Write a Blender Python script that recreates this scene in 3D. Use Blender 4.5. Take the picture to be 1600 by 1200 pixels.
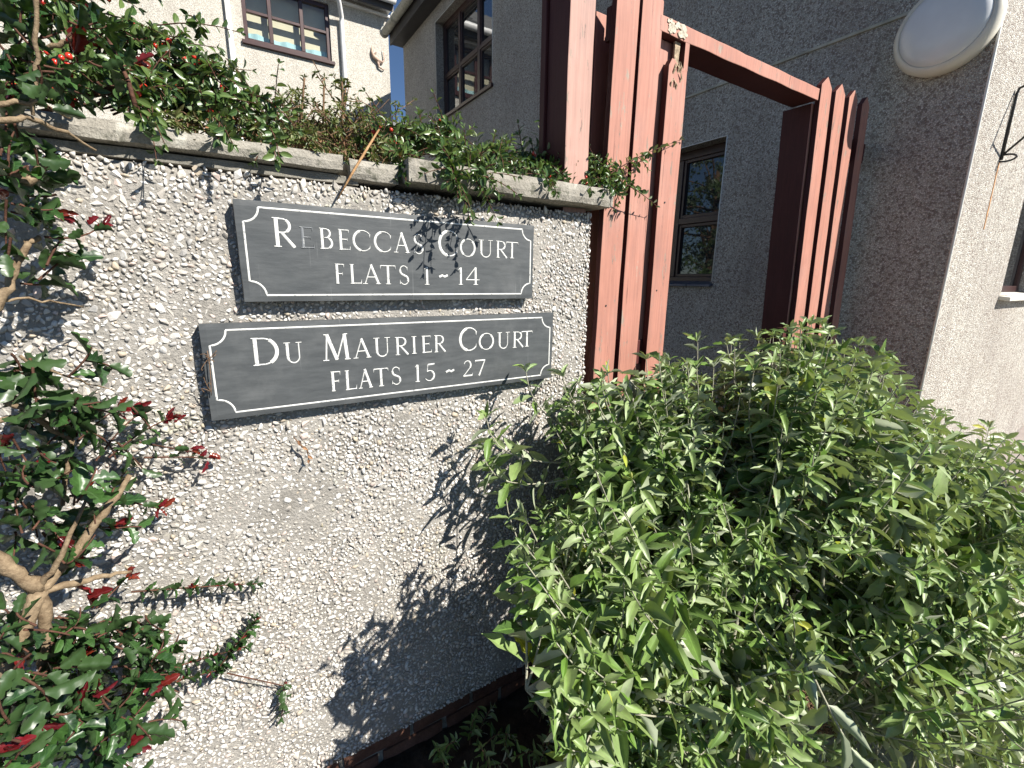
import bpy, bmesh, math
import numpy as np
from mathutils import Vector, Matrix, noise

for o in list(bpy.data.objects):
    bpy.data.objects.remove(o)
scene = bpy.context.scene
COL = scene.collection
RNG = np.random.default_rng(11)
rad = math.radians

# ------------------------------------------------------------------ camera, sky, sun, exposure
FPX, PITCH, ROLL, YAW, EYE = 712.0, rad(12.85), rad(0.75), rad(32.6), 1.35
right = Vector((math.cos(YAW), -math.sin(YAW), 0)); fwd0 = Vector((math.sin(YAW), math.cos(YAW), 0)); up0 = Vector((0, 0, 1))
fwd = fwd0*math.cos(PITCH) - up0*math.sin(PITCH); upv = up0*math.cos(PITCH) + fwd0*math.sin(PITCH)
rgt = right*math.cos(ROLL) + upv*math.sin(ROLL); upc = upv*math.cos(ROLL) - right*math.sin(ROLL)
cam = bpy.data.cameras.new('camera'); cam.sensor_width = 36; cam.lens = 36*FPX/1600
cam.clip_start = 0.02; cam.clip_end = 500
camo = bpy.data.objects.new('camera', cam); COL.objects.link(camo)
m = Matrix((rgt, upc, -fwd)).transposed().to_4x4(); m.translation = Vector((0, 0, EYE)); camo.matrix_world = m
scene.camera = camo

SUN = Vector((0.58, -1.0, 1.0)).normalized()
world = bpy.data.worlds.new('World'); scene.world = world; world.use_nodes = True
wn = world.node_tree.nodes; wl = world.node_tree.links
sky = wn.new('ShaderNodeTexSky'); sky.sky_type = 'NISHITA'; sky.sun_disc = False
sky.sun_elevation = math.asin(SUN.z); sky.sun_rotation = math.atan2(SUN.x, SUN.y)
sky.altitude = 0; sky.air_density = 0.8; sky.dust_density = 0.0; sky.ozone_density = 5.0
wl.new(sky.outputs[0], wn['Background'].inputs[0]); wn['Background'].inputs[1].default_value = 0.053
sun = bpy.data.lights.new('sun', 'SUN'); sun.energy = 5.0; sun.angle = rad(0.53); sun.color = (1, 0.95, 0.87)
suno = bpy.data.objects.new('sun', sun); COL.objects.link(suno)
suno.rotation_euler = SUN.to_track_quat('Z', 'Y').to_euler(); suno.location = (3, -5, 6)
scene.view_settings.view_transform = 'Standard'; scene.view_settings.look = 'None'
scene.view_settings.exposure = 1.0; scene.view_settings.gamma = 1
scene.view_settings.use_curve_mapping = False

# ------------------------------------------------------------------ helpers
def at(px, py, Y):
    """point at depth Y behind the viewer's wall-normal, seen in the direction of photo pixel px,py"""
    d = rgt*((px-800)/FPX) - upc*((py-600)/FPX) + fwd
    return Vector((0, 0, EYE)) + d*(Y/d.y)
def atx(px, py, X):
    d = rgt*((px-800)/FPX) - upc*((py-600)/FPX) + fwd
    return Vector((0, 0, EYE)) + d*(X/d.x)
_rt = np.array(rgt); _up = np.array(upc); _fw = np.array(fwd)
def project(P):
    q = P - np.array([0, 0, EYE]); z = q@_fw
    return 800+FPX*(q@_rt)/np.maximum(z, 1e-3), 600-FPX*(q@_up)/np.maximum(z, 1e-3), z

def tag(o, label=None, cat=None, group=None, kind=None):
    if label: o['label'] = label
    if cat: o['category'] = cat
    if group: o['group'] = group
    if kind: o['kind'] = kind
    return o
def adopt(o, parent):
    if parent is not None:
        o.parent = parent
        o.matrix_parent_inverse = parent_world(parent).inverted()
    return o
def parent_world(p):
    mm = p.matrix_basis.copy()
    if p.parent: mm = parent_world(p.parent) @ p.matrix_parent_inverse @ mm
    return mm
def empty(name, loc, label, cat, group=None):
    o = bpy.data.objects.new(name, None); o.empty_display_size = 0.1; o.location = loc; COL.objects.link(o)
    return tag(o, label, cat, group)

class MB:
    def __init__(s): s.v = []; s.f = []; s.m = []
    def add(s, vs, fs, mi=0):
        b = len(s.v); s.v += [tuple(v) for v in vs]; s.f += [tuple(i+b for i in f) for f in fs]; s.m += [mi]*len(fs); return s
    def box(s, x0, x1, y0, y1, z0, z1, mi=0):
        return s.add([(x0,y0,z0),(x1,y0,z0),(x1,y1,z0),(x0,y1,z0),(x0,y0,z1),(x1,y0,z1),(x1,y1,z1),(x0,y1,z1)],
                     [(0,3,2,1),(4,5,6,7),(0,1,5,4),(1,2,6,5),(2,3,7,6),(3,0,4,7)], mi)
    def tube(s, pts, rr, n=8, mi=0, cap=True):
        pts = [Vector(p) for p in pts]; k = len(pts)
        if not hasattr(rr, '__len__'): rr = [rr]*k
        vs = []; ref = None
        for i, p in enumerate(pts):
            t = (pts[min(i+1, k-1)]-pts[max(i-1, 0)])
            t = t.normalized() if t.length > 1e-9 else Vector((0, 0, 1))
            if ref is None: ref = t.orthogonal().normalized()
            u = (ref - t*ref.dot(t)); u = u.normalized() if u.length > 1e-6 else t.orthogonal().normalized()
            ref = u; w = t.cross(u)
            vs += [p + (u*math.cos(2*math.pi*j/n)+w*math.sin(2*math.pi*j/n))*rr[i] for j in range(n)]
        fs = [(i*n+j, i*n+(j+1) % n, (i+1)*n+(j+1) % n, (i+1)*n+j) for i in range(k-1) for j in range(n)]
        if cap: fs += [tuple(range(n-1, -1, -1)), tuple((k-1)*n+j for j in range(n))]
        return s.add(vs, fs, mi)
    def build(s, name, mats, parent=None, smooth=False, bevel=0, kind=None):
        me = bpy.data.meshes.new(name); me.from_pydata(s.v, [], s.f)
        for mt in (mats if isinstance(mats, (list, tuple)) else [mats]): me.materials.append(mt)
        if any(s.m): me.polygons.foreach_set('material_index', s.m)
        if smooth: me.polygons.foreach_set('use_smooth', [True]*len(s.f))
        me.update()
        o = bpy.data.objects.new(name, me); COL.objects.link(o)
        if bevel:
            b = o.modifiers.new('bevel', 'BEVEL'); b.width = bevel; b.segments = 2; b.limit_method = 'ANGLE'; b.angle_limit = rad(40)
        if kind: o['kind'] = kind
        return adopt(o, parent)

def rough_box(x0, x1, y0, y1, z0, z1, step=0.02, amp=0.003, seed=0, round_=0.004):
    """box with worn edges and uneven faces"""
    bm = bmesh.new()
    nx, ny, nz = [max(1, int(round((b-a)/step))) for a, b in ((x0, x1), (y0, y1), (z0, z1))]
    idx = {}
    def vid(i, j, k):
        if (i, j, k) not in idx:
            p = Vector((x0+(x1-x0)*i/nx, y0+(y1-y0)*j/ny, z0+(z1-z0)*k/nz))
            e = (i in (0, nx)) + (j in (0, ny)) + (k in (0, nz))
            c = Vector(((1 if i == nx else -1 if i == 0 else 0), (1 if j == ny else -1 if j == 0 else 0), (1 if k == nz else -1 if k == 0 else 0)))
            q = p*7 + Vector((seed*3.1, seed*1.7, 0))
            n1 = noise.noise(q) + 0.6*noise.noise(q*3.7)
            p = p + c.normalized()*(n1*amp)
            if e >= 2: p -= c.normalized()*(round_*(1+0.9*noise.noise(q*2.3)+0.8*max(0, noise.noise(q*6))))
            idx[(i, j, k)] = bm.verts.new(p)
        return idx[(i, j, k)]
    for a in range(nx):
        for b in range(ny):
            for k, fl in ((0, 1), (nz, 0)):
                q = [vid(a, b, k), vid(a+1, b, k), vid(a+1, b+1, k), vid(a, b+1, k)]; bm.faces.new(q[::-1] if fl else q)
    for a in range(nx):
        for c in range(nz):
            for j, fl in ((0, 0), (ny, 1)):
                q = [vid(a, j, c), vid(a+1, j, c), vid(a+1, j, c+1), vid(a, j, c+1)]; bm.faces.new(q[::-1] if fl else q)
    for b in range(ny):
        for c in range(nz):
            for i, fl in ((0, 1), (nx, 0)):
                q = [vid(i, b, c), vid(i, b+1, c), vid(i, b+1, c+1), vid(i, b, c+1)]; bm.faces.new(q[::-1] if fl else q)
    return bm
def bm_obj(bm, name, mat, parent=None, smooth=False):
    me = bpy.data.meshes.new(name); bm.to_mesh(me); bm.free(); me.materials.append(mat)
    if smooth: me.polygons.foreach_set('use_smooth', [True]*len(me.polygons))
    o = bpy.data.objects.new(name, me); COL.objects.link(o); return adopt(o, parent)

# ------------------------------------------------------------------ materials
def new_mat(name):
    mt = bpy.data.materials.new(name); mt.use_nodes = True
    nt = mt.node_tree; return mt, nt, nt.nodes['Principled BSDF']
def nd(nt, typ, **kw):
    n = nt.nodes.new(typ)
    for k, v in kw.items():
        if k in n.inputs.keys() if isinstance(k, str) else False: n.inputs[k].default_value = v
        else: setattr(n, k, v)
    return n
def L(nt, a, b): nt.links.new(a, b)
def ramp(nt, fac, stops, interp='LINEAR'):
    r = nt.nodes.new('ShaderNodeValToRGB'); r.color_ramp.interpolation = interp
    e = r.color_ramp.elements
    while len(e) < len(stops): e.new(0.5)
    for i, (p, c) in enumerate(stops):
        e[i].position = p; e[i].color = (c[0], c[1], c[2], 1) if hasattr(c, '__len__') else (c, c, c, 1)
    if fac is not None: L(nt, fac, r.inputs[0])
    return r
def mixc(nt, fac, a, b, typ='MIX'):
    n = nt.nodes.new('ShaderNodeMix'); n.data_type = 'RGBA'; n.blend_type = typ
    for sock, v in ((n.inputs[0], fac), (n.inputs[6], a), (n.inputs[7], b)):
        if hasattr(v, 'is_output'): L(nt, v, sock)
        else: sock.default_value = v if not hasattr(v, '__len__') else (v[0], v[1], v[2], 1)
    return n.outputs[2]
def math_(nt, op, a, b=None, c=None):
    n = nt.nodes.new('ShaderNodeMath'); n.operation = op
    for s, v in zip(n.inputs, (a, b, c)):
        if v is None: continue
        if hasattr(v, 'is_output'): L(nt, v, s)
        else: s.default_value = v
    return n.outputs[0]
def coords(nt, scale=None, kind='Object'):
    t = nt.nodes.new('ShaderNodeTexCoord').outputs[kind]
    if scale is None: return t
    mp = nt.nodes.new('ShaderNodeMapping'); mp.inputs['Scale'].default_value = scale; L(nt, t, mp.inputs[0]); return mp.outputs[0]
def geopos(nt, scale=(1, 1, 1)):
    t = nt.nodes.new('ShaderNodeNewGeometry').outputs['Position']
    mp = nt.nodes.new('ShaderNodeMapping'); mp.inputs['Scale'].default_value = scale; L(nt, t, mp.inputs[0]); return mp.outputs[0]
def noise_(nt, vec, scale, detail=4, rough=0.55):
    n = nt.nodes.new('ShaderNodeTexNoise'); n.inputs['Scale'].default_value = scale; n.inputs['Detail'].default_value = detail
    n.inputs['Roughness'].default_value = rough; L(nt, vec, n.inputs['Vector']); return n.outputs['Fac']
def voro(nt, vec, scale, feature='F1', rnd=1):
    n = nt.nodes.new('ShaderNodeTexVoronoi'); n.feature = feature; n.inputs['Scale'].default_value = scale
    n.inputs['Randomness'].default_value = rnd; L(nt, vec, n.inputs['Vector']); return n
def bump(nt, h, strength=0.4, dist=0.01, prev=None):
    b = nt.nodes.new('ShaderNodeBump'); b.inputs['Strength'].default_value = strength; b.inputs['Distance'].default_value = dist
    L(nt, h, b.inputs['Height'])
    if prev is not None: L(nt, prev, b.inputs['Normal'])
    return b.outputs[0]

def simple(name, col, rough=0.6, spec=0.4, var=0.15, scale=20, bmp=0.0, metallic=0):
    mt, nt, bs = new_mat(name); v = geopos(nt)
    n = noise_(nt, v, scale)
    c2 = [x*(1-var) for x in col]; c1 = [min(1, x*(1+var)) for x in col]
    L(nt, ramp(nt, n, [(0.3, c2), (0.7, c1)]).outputs[0], bs.inputs['Base Color'])
    bs.inputs['Roughness'].default_value = rough; bs.inputs['Specular IOR Level'].default_value = spec; bs.inputs['Metallic'].default_value = metallic
    if bmp: L(nt, bump(nt, noise_(nt, v, scale*4), bmp, 0.004), bs.inputs['Normal'])
    return mt

def mat_mortar():
    mt, nt, bs = new_mat('wall_mortar'); v = geopos(nt)
    a = noise_(nt, v, 9, 5); b = noise_(nt, v, 160, 4, 0.7)
    c = ramp(nt, a, [(0.3, (0.29, 0.272, 0.242)), (0.7, (0.45, 0.425, 0.385))]).outputs[0]
    c = mixc(nt, 0.6, c, ramp(nt, b, [(0.3, 0.5), (0.7, 1.0)]).outputs[0], 'MULTIPLY')
    L(nt, c, bs.inputs['Base Color']); bs.inputs['Roughness'].default_value = 0.95; bs.inputs['Specular IOR Level'].default_value = 0.1
    L(nt, bump(nt, b, 0.9, 0.006), bs.inputs['Normal']); return mt
def rnd_island(nt):
    g = nt.nodes.new('ShaderNodeNewGeometry'); o = nt.nodes.new('ShaderNodeObjectInfo')
    return math_(nt, 'FRACT', math_(nt, 'ADD', g.outputs['Random Per Island'], o.outputs['Random']))
def mat_pebble():
    mt, nt, bs = new_mat('spar_pebble'); v = geopos(nt)
    r = rnd_island(nt)
    c = ramp(nt, r, [(0.0, (0.42, 0.39, 0.35)), (0.12, (0.56, 0.53, 0.485)), (0.28, (0.64, 0.61, 0.57)), (0.45, (0.74, 0.72, 0.685)), (0.58, (0.60, 0.55, 0.485)), (0.70, (0.69, 0.67, 0.635)),
                     (0.80, (0.40, 0.39, 0.375)), (0.87, (0.58, 0.475, 0.42)), (0.92, (0.46, 0.39, 0.30)), (0.96, (0.72, 0.71, 0.69)), (0.997, (0.46, 0.20, 0.135))], 'CONSTANT').outputs[0]
    n = noise_(nt, v, 220, 3)
    c = mixc(nt, 0.4, c, ramp(nt, n, [(0.3, 0.6), (0.65, 1.0)]).outputs[0], 'MULTIPLY')
    d = noise_(nt, v, 4.5, 5, 0.62)      # grime settled in patches
    c = mixc(nt, ramp(nt, d, [(0.47, 0.0), (0.72, 0.55)]).outputs[0], c, (0.29, 0.265, 0.225))
    c = mixc(nt, ramp(nt, noise_(nt, v, 7.0, 4, 0.7), [(0.60, 0.0), (0.70, 0.45)]).outputs[0], c, (0.30, 0.30, 0.17))
    L(nt, c, bs.inputs['Base Color']); bs.inputs['Roughness'].default_value = 0.7; bs.inputs['Specular IOR Level'].default_value = 0.3
    L(nt, bump(nt, noise_(nt, v, 400, 2), 0.35, 0.002), bs.inputs['Normal'])
    return mt
def mat_concrete(name, c0, c1, sc=14, lichen=0.0):
    mt, nt, bs = new_mat(name); v = geopos(nt)
    a = noise_(nt, v, sc, 6, 0.6); b = noise_(nt, v, 230, 4, 0.7)
    c = ramp(nt, a, [(0.28, c0), (0.72, c1)]).outputs[0]
    c = mixc(nt, 0.6, c, ramp(nt, b, [(0.3, 0.5), (0.6, 1.0)]).outputs[0], 'MULTIPLY')
    if lichen:
        l = ramp(nt, noise_(nt, v, 34, 5, 0.7), [(0.56, 0.0), (0.66, lichen)]).outputs[0]
        c = mixc(nt, l, c, (0.10, 0.10, 0.075))
        l2 = ramp(nt, noise_(nt, v, 21, 4, 0.6), [(0.62, 0.0), (0.7, lichen*0.8)]).outputs[0]
        c = mixc(nt, l2, c, (0.55, 0.53, 0.46))
    L(nt, c, bs.inputs['Base Color']); bs.inputs['Roughness'].default_value = 0.92; bs.inputs['Specular IOR Level'].default_value = 0.15
    n1 = bump(nt, b, 0.7, 0.004); L(nt, bump(nt, noise_(nt, v, 60, 4), 0.5, 0.006, n1), bs.inputs['Normal']); return mt
def mat_dash(name, cols, scale=105, stain=0.35):
    """fine dry-dash render: small chippings in mortar"""
    mt, nt, bs = new_mat(name); v = geopos(nt)
    vo = voro(nt, v, scale); ed = voro(nt, v, scale, 'DISTANCE_TO_EDGE')
    sep = nt.nodes.new('ShaderNodeSeparateColor'); L(nt, vo.outputs['Color'], sep.inputs[0])
    c = ramp(nt, sep.outputs[0], [(i/len(cols), k) for i, k in enumerate(cols)], 'CONSTANT').outputs[0]
    e = ramp(nt, ed.outputs['Distance'], [(0.0, 0.42), (0.14, 1.0)]).outputs[0]
    c = mixc(nt, 1.0, c, e, 'MULTIPLY')
    s = ramp(nt, noise_(nt, v, 1.7, 5, 0.6), [(0.45, 0.0), (0.75, stain)]).outputs[0]
    c = mixc(nt, s, c, (0.26, 0.205, 0.185))
    sk = ramp(nt, noise_(nt, geopos(nt, (5, 5, 0.45)), 1.6, 5, 0.65), [(0.48, 0.0), (0.72, 0.38)]).outputs[0]   # rain streaks
    c = mixc(nt, sk, c, (0.30, 0.265, 0.23))
    c = mixc(nt, 0.22, c, ramp(nt, noise_(nt, v, 140, 4, 0.7), [(0.35, 0.5), (0.6, 1.0)]).outputs[0], 'MULTIPLY')
    L(nt, c, bs.inputs['Base Color']); bs.inputs['Roughness'].default_value = 0.85; bs.inputs['Specular IOR Level'].default_value = 0.25
    h = math_(nt, 'ADD', ramp(nt, ed.outputs['Distance'], [(0, 0), (0.35, 1)]).outputs[0], sep.outputs[1])
    L(nt, bump(nt, h, 0.75, 0.006), bs.inputs['Normal']); return mt
def mat_slate():
    mt, nt, bs = new_mat('sign_slate'); v = geopos(nt)
    a = noise_(nt, geopos(nt, (3, 3, 14)), 6, 6, 0.6); b = noise_(nt, v, 11, 5, 0.65)
    c = ramp(nt, a, [(0.3, (0.050, 0.055, 0.058)), (0.7, (0.078, 0.084, 0.087))]).outputs[0]
    c = mixc(nt, ramp(nt, b, [(0.52, 0.0), (0.75, 0.35)]).outputs[0], c, (0.14, 0.145, 0.145))
    st = ramp(nt, noise_(nt, geopos(nt, (60, 10, 2.2)), 2.2, 3, 0.6), [(0.66, 0.0), (0.74, 0.28)]).outputs[0]
    c = mixc(nt, st, c, (0.30, 0.31, 0.31))
    L(nt, c, bs.inputs['Base Color']); L(nt, ramp(nt, b, [(0.3, 0.42), (0.7, 0.62)]).outputs[0], bs.inputs['Roughness'])
    bs.inputs['Specular IOR Level'].default_value = 0.45
    L(nt, bump(nt, a, 0.18, 0.003), bs.inputs['Normal']); return mt
def mat_letter(name, col, wear):
    mt, nt, bs = new_mat(name); v = geopos(nt)
    n = ramp(nt, noise_(nt, v, 190, 4, 0.7), [(wear-0.06, 1.0), (wear+0.06, 0.0)]).outputs[0]
    L(nt, mixc(nt, n, col, (0.16, 0.17, 0.18)), bs.inputs['Base Color']); bs.inputs['Roughness'].default_value = 0.6; return mt
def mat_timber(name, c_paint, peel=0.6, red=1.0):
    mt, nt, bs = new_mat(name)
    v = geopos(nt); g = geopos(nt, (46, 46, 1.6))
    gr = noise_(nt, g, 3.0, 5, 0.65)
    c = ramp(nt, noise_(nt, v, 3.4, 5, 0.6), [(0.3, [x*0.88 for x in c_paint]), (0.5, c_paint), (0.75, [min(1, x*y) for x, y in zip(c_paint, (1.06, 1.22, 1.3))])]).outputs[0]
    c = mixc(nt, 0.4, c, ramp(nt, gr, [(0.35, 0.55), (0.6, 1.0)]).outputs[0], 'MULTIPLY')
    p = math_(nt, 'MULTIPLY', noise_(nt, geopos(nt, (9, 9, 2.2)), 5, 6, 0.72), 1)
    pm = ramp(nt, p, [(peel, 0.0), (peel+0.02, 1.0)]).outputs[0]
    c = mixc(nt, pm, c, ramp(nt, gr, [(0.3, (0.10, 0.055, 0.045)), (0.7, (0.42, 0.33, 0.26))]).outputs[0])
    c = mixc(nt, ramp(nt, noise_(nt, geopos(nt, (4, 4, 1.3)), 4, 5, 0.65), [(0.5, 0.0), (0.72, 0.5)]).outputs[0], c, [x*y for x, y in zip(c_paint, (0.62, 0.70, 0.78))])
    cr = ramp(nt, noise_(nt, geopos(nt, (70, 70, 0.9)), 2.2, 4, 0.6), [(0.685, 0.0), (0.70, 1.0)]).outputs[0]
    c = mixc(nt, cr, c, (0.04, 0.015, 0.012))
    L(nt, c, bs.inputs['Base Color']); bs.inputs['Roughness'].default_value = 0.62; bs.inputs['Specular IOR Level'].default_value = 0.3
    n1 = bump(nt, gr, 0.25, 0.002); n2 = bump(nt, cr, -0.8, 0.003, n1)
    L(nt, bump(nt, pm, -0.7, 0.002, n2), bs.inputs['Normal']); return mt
def mat_leaf(name, up_cols, under, gloss=0.45, trans=0.25, veins=10, spec=0.5, rough_sheen=0.0):
    mt, nt, bs = new_mat(name)
    r = rnd_island(nt)
    k = len(up_cols)
    c = ramp(nt, r, [(i/max(1, k-1), q) for i, q in enumerate(up_cols)]).outputs[0]
    uv = nt.nodes.new('ShaderNodeUVMap'); uv.uv_map = 'leaf'
    sp = nt.nodes.new('ShaderNodeSeparateXYZ'); L(nt, uv.outputs[0], sp.inputs[0])
    ax = math_(nt, 'ABSOLUTE', math_(nt, 'SUBTRACT', sp.outputs[0], 0.5))
    mid = ramp(nt, ax, [(0.0, 1.0), (0.06, 0.0)]).outputs[0]
    w = math_(nt, 'SINE', math_(nt, 'MULTIPLY', math_(nt, 'SUBTRACT', sp.outputs[1], math_(nt, 'MULTIPLY', ax, 0.55)), veins*6.283))
    wv = ramp(nt, w, [(0.55, 0.0), (1.0, 1.0)]).outputs[0]
    c = mixc(nt, math_(nt, 'MULTIPLY', mid, 0.45), c, [min(1, x*2.0+0.05) for x in up_cols[k//2]])
    c = mixc(nt, math_(nt, 'MULTIPLY', wv, 0.16), c, [min(1, x*1.9+0.02) for x in up_cols[k//2]])
    blotch = ramp(nt, noise_(nt, geopos(nt), 55, 3), [(0.35, 0.82), (0.65, 1.1)]).outputs[0]
    c = mixc(nt, 0.8, c, blotch, 'MULTIPLY')
    g = nt.nodes.new('ShaderNodeNewGeometry')
    c = mixc(nt, g.outputs['Backfacing'], c, under)
    L(nt, c, bs.inputs['Base Color']); bs.inputs['Roughness'].default_value = gloss; bs.inputs['Specular IOR Level'].default_value = spec
    hh = math_(nt, 'ADD', math_(nt, 'MULTIPLY', mid, 1.2), wv)
    L(nt, bump(nt, hh, -0.5, 0.0012), bs.inputs['Normal'])
    if rough_sheen:
        bs.inputs['Sheen Weight'].default_value = rough_sheen; bs.inputs['Sheen Roughness'].default_value = 0.5
    tr = nt.nodes.new('ShaderNodeBsdfTranslucent')
    L(nt, mixc(nt, 1.0, c, (1.5, 1.7, 0.5), 'MULTIPLY'), tr.inputs[0])
    mx = nt.nodes.new('ShaderNodeMixShader'); mx.inputs[0].default_value = trans
    L(nt, bs.outputs[0], mx.inputs[1]); L(nt, tr.outputs[0], mx.inputs[2])
    L(nt, mx.outputs[0], nt.nodes['Material Output'].inputs[0]); return mt
def mat_bark(name, c0, c1):
    mt, nt, bs = new_mat(name); v = geopos(nt)
    L(nt, ramp(nt, noise_(nt, v, 70, 5, 0.65), [(0.3, c0), (0.7, c1)]).outputs[0], bs.inputs['Base Color'])
    bs.inputs['Roughness'].default_value = 0.8; bs.inputs['Specular IOR Level'].default_value = 0.2
    L(nt, bump(nt, noise_(nt, v, 120, 5, 0.7), 0.8, 0.004), bs.inputs['Normal']); return mt
def mat_glass(name, tint=(0.02, 0.022, 0.024), clear=0.0, ior=2.9):
    """double glazing: strong mirror at a slant, see-through by `clear`"""
    mt, nt, bs = new_mat(name)
    bs.inputs['Base Color'].default_value = (*tint, 1); bs.inputs['Roughness'].default_value = 0.02
    bs.inputs['IOR'].default_value = ior
    v = geopos(nt); L(nt, bump(nt, noise_(nt, v, 3.0, 2), 0.03, 0.02), bs.inputs['Normal'])
    if clear:
        tr = nt.nodes.new('ShaderNodeBsdfTransparent'); tr.inputs[0].default_value = (0.93, 0.95, 0.94, 1)
        gl = nt.nodes.new('ShaderNodeBsdfGlossy'); gl.inputs['Roughness'].default_value = 0.02
        lw = nt.nodes.new('ShaderNodeLayerWeight'); lw.inputs[0].default_value = 0.5; fac = math_(nt, 'ADD', 0.05, math_(nt, 'MULTIPLY', math_(nt, 'POWER', lw.outputs['Facing'], 3.0), 0.7))
        mx = nt.nodes.new('ShaderNodeMixShader'); L(nt, fac, mx.inputs[0]); L(nt, tr.outputs[0], mx.inputs[1]); L(nt, gl.outputs[0], mx.inputs[2])
        L(nt, mx.outputs[0], nt.nodes['Material Output'].inputs[0])
    return mt

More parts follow.
